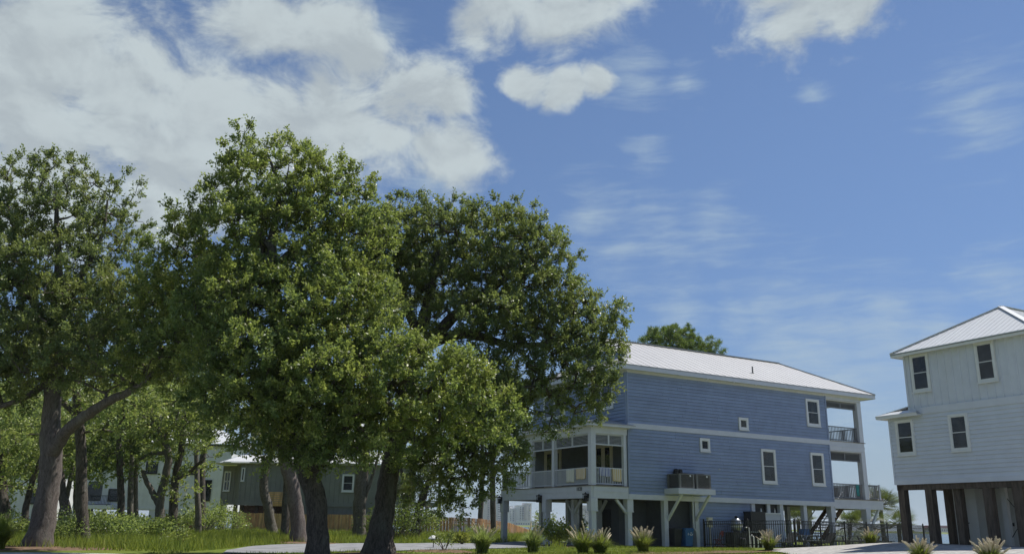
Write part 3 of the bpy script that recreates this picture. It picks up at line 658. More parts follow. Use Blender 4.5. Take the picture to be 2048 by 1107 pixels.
# meter pedestal, chair, grill, covered cabinet, pool pump pipes
o = empty('meter_pedestal', hworld(5.75, -.35, 0), BT, 'cream electric box on a slim grey post behind the black fence', 'electric box')
Geo().box((-.05, -.04, 0), (.05, .04, 1.15)).obj('post', M['steel'], o); Geo().box((-.16, -.09, 1.15), (.16, .09, 1.68)).box((-.18, -.11, 1.68), (.18, .1, 1.71)).obj('box', M['cream'], o)
for i in range(3): piece('panel_slot', M['bin_dark'], o, (-.11 + i * .08, -.1, 1.3), (-.06 + i * .08, -.088, 1.55))
o = empty('folding_chair', hworld(6.35, -.45, 0), BT + .5, 'maroon folding chair standing by the blue lower wall', 'chair')
for s in (-.24, .24):
    Geo().tube([(s, .25, 0), (s, -.05, .45), (s, -.22, .95)], .022, 6).obj('leg', M['red'], o); Geo().tube([(s, -.28, 0), (s, .2, .46)], .022, 6).obj('leg', M['red'], o)
piece('seat', M['red'], o, (-.24, -.2, .43), (.24, .25, .46)); piece('backrest', M['red'], o, (-.24, -.24, .68), (.24, -.19, .95))
o = empty('kettle_grill', hworld(7.7, -.55, 0), BT, 'grey dome-lidded charcoal grill on a black stand', 'grill')
Geo().box((-.62, -.34, 0), (.62, .34, .82)).obj('stand', M['bin_dark'], o); Geo().box((-.7, -.38, .82), (.7, .38, .88)).obj('shelf', M['black'], o)
Geo().lathe([(.16, .88), (.28, .98), (.345, 1.14), (.35, 1.22)], 20).obj('bowl', M['steel'], o, smooth=True); Geo().lathe([(.355, 1.23), (.35, 1.36), (.30, 1.55), (.2, 1.68), (.08, 1.73)], 20).obj('lid', M['steel'], o, smooth=True)
Geo().lathe([(.36, 1.205), (.36, 1.245)], 20).obj('band', M['pvc'], o); Geo().tube([(-.1, -.36, 1.3), (-.1, -.43, 1.33), (.1, -.43, 1.33), (.1, -.36, 1.3)], .018, 6).obj('handle', M['pvc'], o); Geo().lathe([(.09, 1.73), (.1, 1.8), (.05, 1.84)], 10).obj('vent_cap', M['black'], o)
o = empty('covered_cabinet', hworld(9.25, -.55, 0), BT, 'tall square black covered cabinet beside the grill', 'cabinet')
Geo().box((-.62, -.3, .95), (.62, .3, 2.1)).box((-.64, -.32, 2.03), (.64, .32, 2.12)).obj('cover', M['black'], o); Geo().box((-.8, -.34, .88), (.95, .34, .95)).obj('worktop', M['grey_wood'], o)
for s in (-.7, -.2, .3, .85): piece('leg', M['bin_dark'], o, (s - .05, -.28, 0), (s + .05, .28, .88))
o = empty('pool_pipework', hworld(8.15, -1.1, 0), BT, 'white pool pipes rising behind the black fence', 'pipes')
for pts in ([(0, 0, 0), (0, 0, 1.15), (-.25, 0, 1.18)], [(.2, .1, 0), (.2, .1, .7)], [(.36, 0, 0), (.36, 0, .62), (.3, .1, .75)], [(.75, .05, 0), (.75, .05, .5), (.95, .05, .5), (.95, .05, .3), (1.12, .05, .3), (1.12, .05, 0)]):
    Geo().tube(pts, .045, 8).obj('pipe', M['pvc'], o)
Geo().lathe([(.16, 0), (.2, .06), (.2, .4), (.12, .5)], 14, (-.45, .1, .1)).obj('pump', M['bin_dark'], o)
o = empty('bar_ornament', hworld(10.5, .12, 2.09), BT, 'small white figurine on the bar ledge', 'ornament'); Geo().lathe([(.05, 0), (.06, .08), (.03, .16), (.045, .2), (.02, .26)], 10).obj('figurine', M['pvc'], o)
o = empty('bar_bottle', hworld(11.7, .12, 2.09), BT, 'slim pale bottle on the bar ledge', 'bottle'); Geo().lathe([(.035, 0), (.035, .17), (.014, .22), (.014, .29)], 10).obj('glass', M['pvc'], o)
def picnic(t, u, rz, label):
    o = empty('picnic_table', hworld(t, u, 0), BT + rz, label, 'table', 'grey wooden tables behind the black fence')
    for i in range(5): piece('top_board', M['grey_wood'], o, (-.95, -.40 + i * .16, .74), (.95, -.255 + i * .16, .78))
    for s in (-.78, .78):
        for y in (-.72, .72): Geo().bar((s, y, 0), (s, y * .35, .74), .09).obj('leg', M['grey_wood'], o)
        Geo().bar((s, -.75, .42), (s, .75, .42), .08).obj('cross_bar', M['grey_wood'], o)
    for y in (-.68, .68): piece('bench', M['grey_wood'], o, (-.95, y - .14, .44), (.95, y + .14, .48))
picnic(16.6, -1.2, .05, 'grey wooden picnic table in front of the wide end post'); picnic(19.0, -1.4, -.08, 'grey wooden picnic table past the end post, near the stairs'); picnic(12.9, -1.1, .1, 'grey wooden picnic table near the bar front with a blue cooler on it')
o = Geo().box((-.3, -.18, 0), (.3, .18, .3)).box((-.31, -.19, .3), (.31, .19, .36)).obj('cooler', M['bin_blue'], None, hworld(12.9, -1.1, .782), BT); tag(o, 'blue cooler on the picnic table', 'cooler')
def lounger(t, u, rz, label):
    o = empty('deck_lounger', hworld(t, u, 0), BT + rz, label, 'lounger', 'dark loungers behind the fence')
    Geo().box((-.95, -.33, .30), (.35, .33, .36)).obj('seat', M['bin_dark'], o); Geo().bar((.35, 0, .33), (1.0, 0, .92), .66, .05).obj('backrest', M['bin_dark'], o)
    for x in (-.85, .3):
        for y in (-.3, .3): piece('leg', M['bin_dark'], o, (x - .03, y - .03, 0), (x + .03, y + .03, .3))
lounger(11.0, -1.3, .2, 'dark lounger with raised back near the bar front'); lounger(14.6, -1.0, .1, 'dark lounger with raised back between the tables')
def adirondack(t, u, rz, label):
    o = empty('garden_chair', hworld(t, u, 0), BT + rz, label, 'chair', 'white slatted chairs near the bay')
    for i in range(6): Geo().bar((-.28 + i * .112, .1, .35), (-.30 + i * .12, .48, 1.05 + .1 * math.sin(math.pi * i / 5)), .09, .02).obj('back_slat', M['white_plastic'], o)
    for i in range(5): piece('seat_slat', M['white_plastic'], o, (-.28, -.45 + i * .11, .36 - i * .02), (.28, -.36 + i * .11, .38 - i * .02))
    for s in (-.33, .33): piece('arm', M['white_plastic'], o, (s - .06, -.45, .58), (s + .06, .35, .61)); piece('leg', M['white_plastic'], o, (s - .04, -.45, 0), (s + .04, -.38, .58)); piece('leg', M['white_plastic'], o, (s - .04, .28, 0), (s + .04, .35, .58))
for i, (t_, u) in enumerate(((22.5, 5.0), (23.6, 5.2), (24.8, 5.0), (26.0, 5.6))): adirondack(t_, u, 2.6 + .2 * i, ('white slatted garden chair nearest the back deck stairs', 'second white slatted garden chair from the deck stairs', 'third white slatted garden chair from the deck stairs', 'white slatted garden chair at the row end away from the deck stairs')[i])
# deck furniture on the back porch
o = empty('deck_umbrella', hworld(19.0, 2.0, 3.095), BT, 'closed black parasol on the back deck', 'parasol'); Geo().tube([(0, 0, 0), (0, 0, 1.55)], .025, 8).obj('pole', M['black'], o); Geo().lathe([(.03, .75), (.1, .8), (.12, 1.15), (.03, 1.5), (.015, 1.65)], 10).obj('canopy', M['black'], o); Geo().lathe([(.25, 0), (.25, .08)], 14).obj('base', M['black'], o)
for i, (t_, u) in enumerate(((18.0, 1.4), (18.9, 3.4))):
    o = empty('deck_chair', hworld(t_, u, 3.095), BT + i, ('grey sling chair by the wall on the back deck', 'grey sling chair behind the closed parasol')[i], 'chair', 'chairs on the back deck')
    piece('seat', M['steel'], o, (-.28, -.28, .42), (.28, .28, .46)); Geo().bar((0, .28, .44), (0, .42, 1.02), .56, .04).obj('backrest', M['steel'], o)
    for x in (-.25, .25):
        for y in (-.25, .25): piece('leg', M['steel'], o, (x - .02, y - .02, 0), (x + .02, y + .02, .42))
# black picket fence
def on_ground(p): return (p[0], p[1], float(gz(p[0], p[1])))
fp = [hworld(5.32, -.3, 0)[:2], tuple(at(1590, 1060, 50.2)[:2]), tuple(at(1690, 1060, 52.5)[:2]), tuple(at(1775, 1060, 56.5)[:2]), tuple(at(1880, 1060, 61)[:2])]
for i in range(len(fp) - 1):
    a = np.array(fp[i]); b = np.array(fp[i + 1]); L = float(np.linalg.norm(b - a)); rz = math.atan2(b[1] - a[1], b[0] - a[0])
    lab = ('black metal picket fence run in front of the grill and pipes', 'black metal picket fence run in front of the picnic tables', 'black metal picket fence run past the back deck end', 'black metal picket fence run behind the grey house posts')[i]
    f = empty('picket_fence', (a[0], a[1], float(gz(*a))), rz, lab, 'fence', 'black fence beside the blue house'); dz = float(gz(*b)) - float(gz(*a))
    for z in (.18, 1.30, 1.48): Geo().bar((0, 0, z), (L, 0, z + dz), .035).obj('rail', M['black'], f)
    n = int(L / .125)
    for k_ in range(n):
        s = (k_ + .5) * L / n; zz = dz * s / L; piece('picket', M['black'], f, (s - .015, -.015, zz + .06), (s + .015, .015, zz + 1.5))
    m_ = max(1, round(L / 2.4))
    for k_ in range(m_): s = k_ * L / m_; Geo().box((s - .035, -.035, dz * s / L - .05), (s + .035, .035, dz * s / L + 1.58)).lathe([(.05, 0), (.0, .06)], 4, (s, 0, dz * s / L + 1.58)).obj('post', M['black'], f)

# ------------------------------------------------------------------ grey house on dark posts
RO = (19.656, 42.2597); RT = -1.0864; RG = .48
rh = empty('stilt_house', (RO[0], RO[1], 0), RT, 'pale grey two-storey house on dark wooden posts, white metal hip roof', 'house')
sg = M['siding_grey']; WX = 6.6; DP = 13.0; ww = M['window_white']
wl_ = Geo().box((-1.23, .003, 3.28), (WX, .16, 6.66)).obj('wall', sg, rh); siding(wl_, -1.15, WX - .08, 3.50, 6.55, .19, sg)
piece('skirt_board', sg, wl_, (-1.23, -.066, 3.28), (WX, .003, 3.50))
for s in (-1.23, WX - .08): piece('corner_board', sg, wl_, (s, -.067, 3.50), (s + .08, .003, 6.55))
wu = Geo().box((0, .003, 6.66), (WX, .16, 9.55)).obj('wall', sg, rh)
piece('band_board', sg, wu, (-.0, -.07, 6.55), (WX, .002, 6.88))
s = .30
while s < WX: piece('batten', sg, wu, (s - .022, -.04, 6.88), (s + .022, .002, 9.46)); s += .385
for s in (0, WX - .09): piece('corner_board', sg, wu, (s, -.045, 6.88), (s + .09, .002, 9.46))
for x, z0, z1 in ((-1.23, 3.28, 6.66), (0, 6.66, 9.55)):
    w = Geo().box((0, .003, z0), (DP, .15, z1)).obj('wall', sg, rh, (x, DP, 0), -math.pi / 2)
Geo().box((WX - .15, .17, 3.28), (WX, DP, 9.55)).obj('wall', sg, rh); Geo().box((-1.05, .17, 3.10), (WX - .16, DP, 3.30)).obj('floor_deck', M['dark_wood'], rh)
for a in ((.41, 1.42, 7.62, 9.47), (3.84, 4.79, 7.64, 9.49), (-.83, .2, 4.67, 6.38), (2.09, 3.07, 4.68, 6.38)): window(rh, (0, 0, 0), 0, *a, .115, style='hung')
re_, rz_, ov, ap = 9.62, 11.78, .42, 3.3
rf = Geo().box((-ov + .08, -ov + .08, re_ - .14), (WX + ov - .08, DP, re_ - .09)).obj('roof', M['soffit'], rh)
A, B_, C_, D_ = (-ov, -ov, re_), (WX + ov, -ov, re_), (ap, ap, rz_), (ap, DP + ov, rz_)
slope(rf, [A, B_, C_], M['roof2'], .30); slope(rf, [B_, (WX + ov, DP + ov, re_), D_, C_], M['roof2'], .30); slope(rf, [(-ov, DP + ov, re_), A, C_, D_], M['roof2'], .30)
caps(rf, [(A, C_), (B_, C_), (C_, D_)], M['roof2'], .24)
Geo().box((-ov + .01, -ov + .01, re_ - .19), (WX + ov - .01, -ov + .05, re_ - .05)).box((-ov + .01, -ov + .05, re_ - .19), (-ov + .05, DP, re_ - .05)).obj('fascia', ww, rh)
piece('drip_edge', M['condenser'], rh, (-ov - .01, -ov - .015, re_ - .07), (WX + ov, -ov + .008, re_ - .045))
# pent roof over the wider lower storey
pe = [(-1.23 - .45, -.42, 6.62), (-.0, -.42, 6.62), (0, 0, 6.82), (0, 0.02, 7.12)]
lr = Geo().box((-1.62, -.38, 6.50), (.70, .0, 6.555)).box((-1.62, .0, 6.50), (-1.2, DP, 6.555)).obj('pent_roof', M['soffit'], rh)
slope(lr, [(-1.68, DP, 6.64), (-1.68, -.42, 6.64), (-.004, .62, 7.20), (-.004, DP, 7.20)], M['roof2'], .30); slope(lr, [(-1.68, -.42, 6.64), (-.004, -.42, 6.64), (-.004, -.055, 6.82), (-1.05, -.055, 6.80)], M['roof2'], .3, seams=False)
slope(lr, [(.0, -.42, 6.64), (.72, -.42, 6.64), (.45, -.055, 6.80), (.0, -.055, 6.82)], M['roof2'], .3, seams=False)
Geo().box((-1.67, -.41, 6.48), (.71, -.37, 6.60)).box((-1.67, -.37, 6.48), (-1.63, DP, 6.60)).obj('fascia', ww, rh)
dw_ = M['dark_wood']
for s, u, w in ((-1.0, .22, .34), (.22, 1.9, .30), (.50, .24, .36), (1.78, .5, .34), (3.42, .26, .36), (4.82, .28, .42), (6.3, .28, .36), (-1.0, 4.2, .32), (-1.0, 8.4, .32), (6.3, 4.2, .34), (6.3, 8.4, .32)): post(rh, s, u, RG - .15, 3.28, dw_, w)
Geo().box((-1.2, .05, 3.02), (WX, .20, 3.275)).obj('floor_beam', dw_, rh)
sp = M['storage_panel']
Geo().box((.85, 1.35, RG - .1), (2.0, 3.2, 3.08)).obj('storage_room', M['soffit'], rh); Geo().box((2.0, 2.2, RG - .1), (6.0, 5.5, 3.09)).obj('storage_room', sp, rh)
for s in (1.38,): piece('panel_seam', M['condenser'], rh, (s - .008, 1.335, RG), (s + .008, 1.35, 3.08))
Geo().lathe([(.05, 0), (.05, .04)], 10).obj('door_knob', M['black'], rh, (1.5, 1.33, 1.5))
Geo().box((2.35, 2.16, RG + .05), (3.3, 2.2, 2.55)).obj('storage_door', sp, rh); Geo().box((4.1, 2.16, RG + .05), (5.0, 2.2, 2.45)).obj('storage_door', sp, rh)
for s in (3.15, 4.85): Geo().box((s - .03, 2.10, 1.4), (s + .03, 2.16, 1.55)).obj('door_handle', M['black'], rh)
for a, b in (((3.6, 1.2, 2.6), (4.9, 1.2, .9)), ((3.6, 1.2, .9), (4.9, 1.2, 2.6))): Geo().bar(a, b, .025).obj('brace_cable', M['black'], rh)
Geo().box((3.38, 1.1, RG - .1), (3.62, 1.3, 3.1)).obj('post', M['storage_panel'], rh)

# ------------------------------------------------------------------ dark sage house behind the oaks
sgr = M['siding_green']
gh = empty('sage_house', (-25.6, 80.0, 0), -.03, 'dark sage green house with white window trim and white metal roof', 'house')
def bb_wall(parent, x0, x1, z0, z1, mat_, gap=.45, loc=(0, 0, 0), rz=0.0, th=.2):
    w = Geo().box((x0, .002, z0), (x1, th, z1)).obj('wall', mat_, parent, loc, rz); s = x0 + .12
    while s < x1: piece('batten', mat_, w, (s - .025, -.03, z0), (s + .025, .002, z1)); s += gap
    return w
bb_wall(gh, 1.2, 17.2, 2.45, 6.15, sgr); piece('skirt_board', sgr, gh, (1.2, -.06, 2.40), (17.2, .0, 2.72))
bb_wall(gh, 5.4, 14.0, .0, 2.4, sgr, .4, (0, .05, 0))
c45 = math.radians(-62)
bb_wall(gh, 0, 2.2, 2.45, 6.15, sgr, .6, (1.2 - 2.2 * math.cos(c45) * 1.0, 2.2 * math.sin(-c45), 0), c45)
bb_wall(gh, 0, 4.0, 2.45, 5.95, sgr, .6, (-1.15, 2.0, 0), -.25)
window(gh, (-1.15, 2.0, 0), -.25, .25, .95, 3.65, 5.45, .09, style='grid'); window(gh, (0, 0, 0), 0, 1.3, 1.62, 4.5, 5.7, .07, style='one'); window(gh, (0, 0, 0), 0, 10.55, 11.65, 3.7, 5.25, .13, style='hung')
bb_wall(gh, .8, 12.0, 6.2, 9.4, sgr, .45, (.2, 2.8, 0)); window(gh, (.2, 2.8, 0), 0, 1.25, 2.15, 7.5, 8.8, .09, style='pair')
gr = Geo().box((-1.6, -.4, 6.05), (17.6, 4.9, 6.12)).obj('porch_roof', M['soffit'], gh)
slope(gr, [(-.2, -.55, 6.2), (17.6, -.55, 6.2), (16.0, 2.9, 7.5), (1.4, 2.9, 7.5)], M['roof2'], .5); slope(gr, [(-2.2, 2.0, 6.05), (-.2, -.55, 6.2), (1.4, 2.9, 7.5), (-.5, 5.2, 7.0)], M['roof2'], .5)
slope(gr, [(.4, 2.2, 9.45), (12.8, 2.2, 9.45), (10, 6, 11.2), (3.5, 6, 11.2)], M['roof2'], .5); slope(gr, [(.4, 9.5, 9.45), (.4, 2.2, 9.45), (3.5, 6, 11.2)], M['roof2'], .5)
for x in (-1.0, .3, 1.5, 2.9, 5.2): post(gh, x, .35 if x > 1 else 2.2, 0, 2.45, M['dark_wood'], .3)
br = Geo().box((1.7, .3, 0), (5.0, .7, 2.4)).obj('brick_base', M['brick'], gh)
for r_ in range(7):
    for c_ in range(8): piece('brick', M['brick'], br, (1.72 + c_ * .41 + (.2 if r_ % 2 else 0), .275, 1.45 + r_ * .135), (2.09 + c_ * .41 + (.2 if r_ % 2 else 0), .3, 1.565 + r_ * .135))
aw = Geo().box((4.0, -1.3, 2.35), (6.0, -.05, 2.6)).obj('stair_landing', M['cedar'], gh)
for i in range(6): piece('landing_board', M['cedar'], aw, (4.0, -1.36, 2.62 + i * .16), (5.9, -1.30, 2.75 + i * .16))
for x in (4.1, 5.9): Geo().bar((x, -1.2, 0), (x, -1.2, 2.4), .14).obj('post', M['cedar'], gh)
# open porch at the right end of the sage house
Geo().box((17.2, -.2, 5.5), (19.6, .1, 6.2)).obj('porch_beam', sgr, gh); post(gh, 19.4, 0, 0, 5.5, sgr, .26); railing(gh, (17.2, 0), (19.4, 0), 2.9, 3.9, M['dark_wood'], .16); Geo().box((17.2, -.2, 2.5), (19.6, .1, 2.9)).obj('porch_deck', sgr, gh)
slope(gr, [(17.0, -.5, 6.2), (20.0, -.5, 6.2), (20.0, 3.0, 7.4), (17.0, 3.0, 7.4)], M['roof2'], .5)
o = empty('parked_car', (-28.0, 76.0, 0), .4, 'red car tucked behind the bushes under the sage house', 'car')
Geo().prism([(-2.1, .35), (2.1, .35), (2.15, .75), (1.2, .9), (.7, 1.4), (-1.0, 1.42), (-1.7, .95), (-2.15, .85)], -.85, .85).obj('body', M['red'], o); Geo().prism([(-.95, .95), (1.0, .93), (.6, 1.34), (-.9, 1.35)], -.86, .86).obj('window', M['glass'], o)
for x in (-1.35, 1.35):
    for y in (-.8, .8): w = Geo().tube([(x, y - .1, .33), (x, y + .1, .33)], .33, 16).obj('wheel', M['bin_dark'], o); Geo().tube([(x, y - .11, .33), (x, y + .11, .33)], .19, 12).obj('rim', M['steel'], w)

# ------------------------------------------------------------------ white houses further back
def white_house(loc, rz, label, L, z0, z1, wins, dark_trim=True):
    h = empty('white_house', loc, rz, label, 'house'); sw = M['siding_white']; bb_wall(h, 0, L, z0, z1, sw, .5); piece('skirt_board', sw, h, (0, -.06, z0), (L, .0, z0 + .3))
    Geo().box((0, .2, z0), (L, 8, z1)).obj('wall', sw, h)
    for w in wins: window(h, (0, 0, 0), 0, *w, .12, M['black'], M['black'], style='hung')
    r = Geo().box((-.4, -.4, z1), (L + .4, 8.4, z1 + .22)).obj('roof', M['black'], h)
    slope(r, [(-.5, -.5, z1 + .3), (L + .5, -.5, z1 + .3), (L - 3, 4, z1 + 2.4), (3, 4, z1 + 2.4)], M['roof2'], .5); slope(r, [(L + .5, -.5, z1 + .3), (L + .5, 8.5, z1 + .3), (L - 3, 4, z1 + 2.4)], M['roof2'], .5)
    slope(r, [(-.5, 8.5, z1 + .3), (-.5, -.5, z1 + .3), (3, 4, z1 + 2.4)], M['roof2'], .5)
    n = max(2, int(L / 3.2))
    for i in range(n + 1): post(h, .2 + i * (L - .4) / n, .2, -.3, z0, sw, .3); post(h, .2 + i * (L - .4) / n, 7.6, -.3, z0, sw, .3)
    return h
w1 = white_house((-51.0, 104, 0), .0, 'white board-and-batten house with black window frames behind the trees', 18.0, 2.1, 9.5, ((14.9, 16.0, 3.2, 5.6), (13.2, 14.3, 6.2, 7.2), (4.0, 5.6, 3.0, 4.4), (8.0, 9.4, 6.2, 7.6)))
Geo().box((9.0, .05, -.2), (15.6, 3, 2.1)).obj('lower_wall', M['siding_white'], w1); piece('side_lamp', M['black'], w1, (11.2, -.06, .6), (11.5, .05, 1.1))
Geo().box((1.2, -1.6, 2.1), (5.2, -.1, 2.5)).obj('balcony', M['siding_white'], w1); railing(w1, (1.3, -1.5), (5.1, -1.5), 2.5, 3.6, M['black'], .16); Geo().box((1.5, -.05, 3.0), (3.2, .0, 5.2)).obj('balcony_door', M['glass'], w1)
w2 = white_house((-76.0, 108, 0), .05, 'plain white clapboard house glimpsed between leaning trunks', 20.0, .6, 6.5, ((12, 13.4, 2.6, 4.4), (17, 18.4, 2.6, 4.4)))
w3 = white_house((-40.0, 124, 0), -.02, 'tall white house with black eaves seen above the sage house porch roof', 9.0, 2.1, 9.9, ((3, 4.2, 6.3, 8.0),))

# ------------------------------------------------------------------ cedar fences
def board_fence(pts, label, mats, hgt=1.75, bw=.14, gap=.012):
    f = empty('cedar_fence', (pts[0][0], pts[0][1], 0), 0, label, 'fence'); ox, oy = pts[0]; cache = []
    for mt in mats: me = Geo().prism([(-bw / 2, 0), (bw / 2, 0), (bw / 2, hgt - .04), (bw / 2 - .04, hgt), (-bw / 2 + .04, hgt), (-bw / 2, hgt - .04)], -.011, .011).mesh('fence_board'); me.materials.append(mt); cache.append(me)
    r = random.Random(3)
    for i in range(len(pts) - 1):
        a = np.array(pts[i]); b = np.array(pts[i + 1]); L = float(np.linalg.norm(b - a)); rz = math.atan2(b[1] - a[1], b[0] - a[0]); n = int(L / (bw + gap))
        za, zb = float(gz(*a)), float(gz(*b))
        for z in (.35, 1.45): Geo().bar((a[0] - ox, a[1] - oy + .06, za + z), (b[0] - ox, b[1] - oy + .06, zb + z), .05, .09).obj('rail', mats[-1], f)
        for k_ in range(n):
            p = a + (b - a) * (k_ + .5) / n; side = -.02 if k_ % 2 else -.055
            mobj('fence_board', cache[r.randrange(len(cache))], None, f, (p[0] - ox - math.sin(rz) * side, p[1] - oy + math.cos(rz) * side, float(gz(*p)) - .03 + r.uniform(-.02, .02)), rot=(r.uniform(-.012, .012), 0, rz + r.uniform(-.02, .02)))
        for k_ in range(int(L / 2.4) + 1): p = a + (b - a) * min(1, k_ * 2.4 / L); Geo().box((-.05, .05, -.1), (.05, .15, hgt - .05)).obj('post', mats[-1], f, (p[0] - ox, p[1] - oy, float(gz(*p))))
    return f
M['cedar2'] = mat('honey_cedar_board', (.64, .42, .20), .75, .2, .3, 2.5, .3, 30, stretch=(3, 3, .5))
M['cedar3'] = mat('red_cedar_board', (.52, .29, .14), .75, .2, .3, 2.5, .3, 30, stretch=(3, 3, .5))
M['cedar4'] = mat('brown_cedar_board', (.33, .20, .115), .8, .2, .3, 2.5, .3, 30, stretch=(3, 3, .5))
board_fence([(-23.9, 78.5), (-10.8, 78.2)], 'bright new cedar board fence in front of the sage house', [M['cedar'], M['cedar2'], M['cedar3']])
board_fence([(-9.0, 84.0), (-5.6, 86), (-.1, 101), (4.2, 124)], 'weathered cedar board fence running down towards the bay', [M['cedar_dark'], M['cedar3'], M['cedar4']])

# ------------------------------------------------------------------ towers and low buildings across the bay
def tower(x, w, d, h, mat_, label, y=1600, cols=((.25, .45), (.6, .8)), step=3.1, crown=0, group='hotel towers across the bay'):
    o = empty('apartment_tower', (x, y, .6), .7, label, 'tower', group); Geo().box((-w / 2, 0, 0), (w / 2, d, h)).obj('wall', mat_, o)
    for a, b in cols:
        p, q = -w / 2 + a * w, -w / 2 + b * w; c = Geo().box((p, -.35, 3), (q, .05, h - 2)).obj('window', M['tower_glass'], o); z = 3.
        while z < h - 3: piece('balcony', mat_, c, (p, -1.6, z), (q, -.36, z + 1.15)); z += step
    Geo().box((-w / 2 - .4, -.4, h), (w / 2 + .4, d, h + 1.4)).obj('roof', mat_, o)
    if crown: Geo().box((-w / 4, 2, h + 1.4), (w / 4, d - 2, h + 1.4 + crown)).obj('penthouse', mat_, o)
tower(-32.5, 13, 14, 53, M['tower_beige'], 'beige curved-top tower across the bay seen between the pine trunks', cols=((.08, .3), (.78, .95)), crown=3)
tower(-14.5, 12, 16, 51, M['tower_white'], 'white tower with close rows of balconies beside the porch post', cols=((.05, .45), (.55, .95)))
tower(7.5, 15, 14, 28, M['tower_white'], 'low broad white tower with twin dark window columns', cols=((.2, .3), (.62, .72)), crown=4)
tower(24.5, 13, 14, 33, M['tower_white'], 'white tower with two balcony stacks, under the porch', cols=((.15, .4), (.6, .85)))
tower(38.0, 11, 14, 37, M['tower_beige'], 'pale slab tower with one narrow window column', cols=((.42, .6),))
tower(120.0, 9, 14, 30, M['tower_beige'], 'slim beige tower between the shaded posts under the porch', cols=((.2, .5),))
tower(141.0, 11, 14, 35, M['tower_beige'], 'taller beige tower by the porch corner post', cols=((.15, .4), (.6, .85)))
for i, (x, w, h, lab) in enumerate(((-30, 22, 7, 'long low white terrace at the foot of the beige tower'), (4, 16, 6, 'low white boathouse on the far shore under the porch'), (30, 34, 8, 'wide white marina shed on the far shore'), (66, 22, 6, 'low white shed on the far shore beyond the marina shed'), (735, 40, 11, 'grey waterfront building with a red roof section'))):
    o = empty('waterfront_building', (x, 1520, .6), 0, lab, 'building', 'low buildings across the bay'); Geo().box((-w / 2, 0, 0), (w / 2, 12, h * .6)).obj('wall', M['tower_beige'] if i == 4 else M['tower_white'], o)
    rm_ = M['red'] if i == 4 else M['roof2']; Geo().prism([(-w / 2 - 1, h * .6), (w / 2 + 1, h * .6), (w / 2 - 4, h), (-w / 2 + 4, h)], -1, 13).obj('roof', rm_, o)
    for k_ in range(int(w / 4)): piece('window', M['tower_glass'], o, (-w / 2 + 1.2 + k_ * 4, -.06, h * .15), (-w / 2 + 3.2 + k_ * 4, .0, h * .45))

# ------------------------------------------------------------------ trees
def np_tube(pts, rad, n, jit=0.0, rg=rng):
    pts = np.asarray(pts, float); m = len(pts); d = np.gradient(pts, axis=0); d /= np.linalg.norm(d, axis=1)[:, None] + 1e-9
    ref = np.array([1., 0, 0]) if abs(d[0, 0]) < .8 else np.array([0, 1., 0]); V = []
    t = np.arange(n) * 2 * np.pi / n
    for i in range(m):
        a = ref - d[i] * ref.dot(d[i]); a /= np.linalg.norm(a) + 1e-9; b = np.cross(d[i], a); ref = a
        rr = rad[i] * (1 + (jit * rg.standard_normal(n) if jit else 0)); V.append(pts[i] + np.cos(t)[:, None] * a * np.reshape(rr, (-1, 1)) + np.sin(t)[:, None] * b * np.reshape(rr, (-1, 1)))
    V = np.concatenate(V); i = np.arange(m - 1)[:, None] * n; k = np.arange(n)[None, :]; k2 = (k + 1) % n
    F = np.stack([i + k, i + k2, i + n + k2, i + n + k], -1).reshape(-1, 4); return V, F
def smooth_path(P, n):
    P = np.asarray(P, float); s = np.r_[0, np.cumsum(np.linalg.norm(np.diff(P, axis=0), axis=1))]; t = np.linspace(0, s[-1], n); Q = np.stack([np.interp(t, s, P[:, i]) for i in range(P.shape[1])], 1)
    for _ in range(3): Q[1:-1] = .25 * Q[:-2] + .5 * Q[1:-1] + .25 * Q[2:]
    return Q
def leaves_mesh(name, P, A, Nn, L, Wd, v):
    """one small folded diamond per leaf"""
    A = A / (np.linalg.norm(A, axis=1)[:, None] + 1e-9); B = np.cross(Nn, A); B /= np.linalg.norm(B, axis=1)[:, None] + 1e-9; C = np.cross(A, B)
    L = L[:, None]; Wd = Wd[:, None]; V = np.stack([P, P + A * L * .55 + B * Wd * .5 + C * Wd * .18, P + A * L, P + A * L * .55 - B * Wd * .5 + C * Wd * .18], 1).reshape(-1, 3)
    return mesh_np(name, V, np.arange(len(V)).reshape(-1, 4), v)
def unit(r, n):
    q = r.standard_normal((n, 3)); return q / np.linalg.norm(q, axis=1)[:, None]
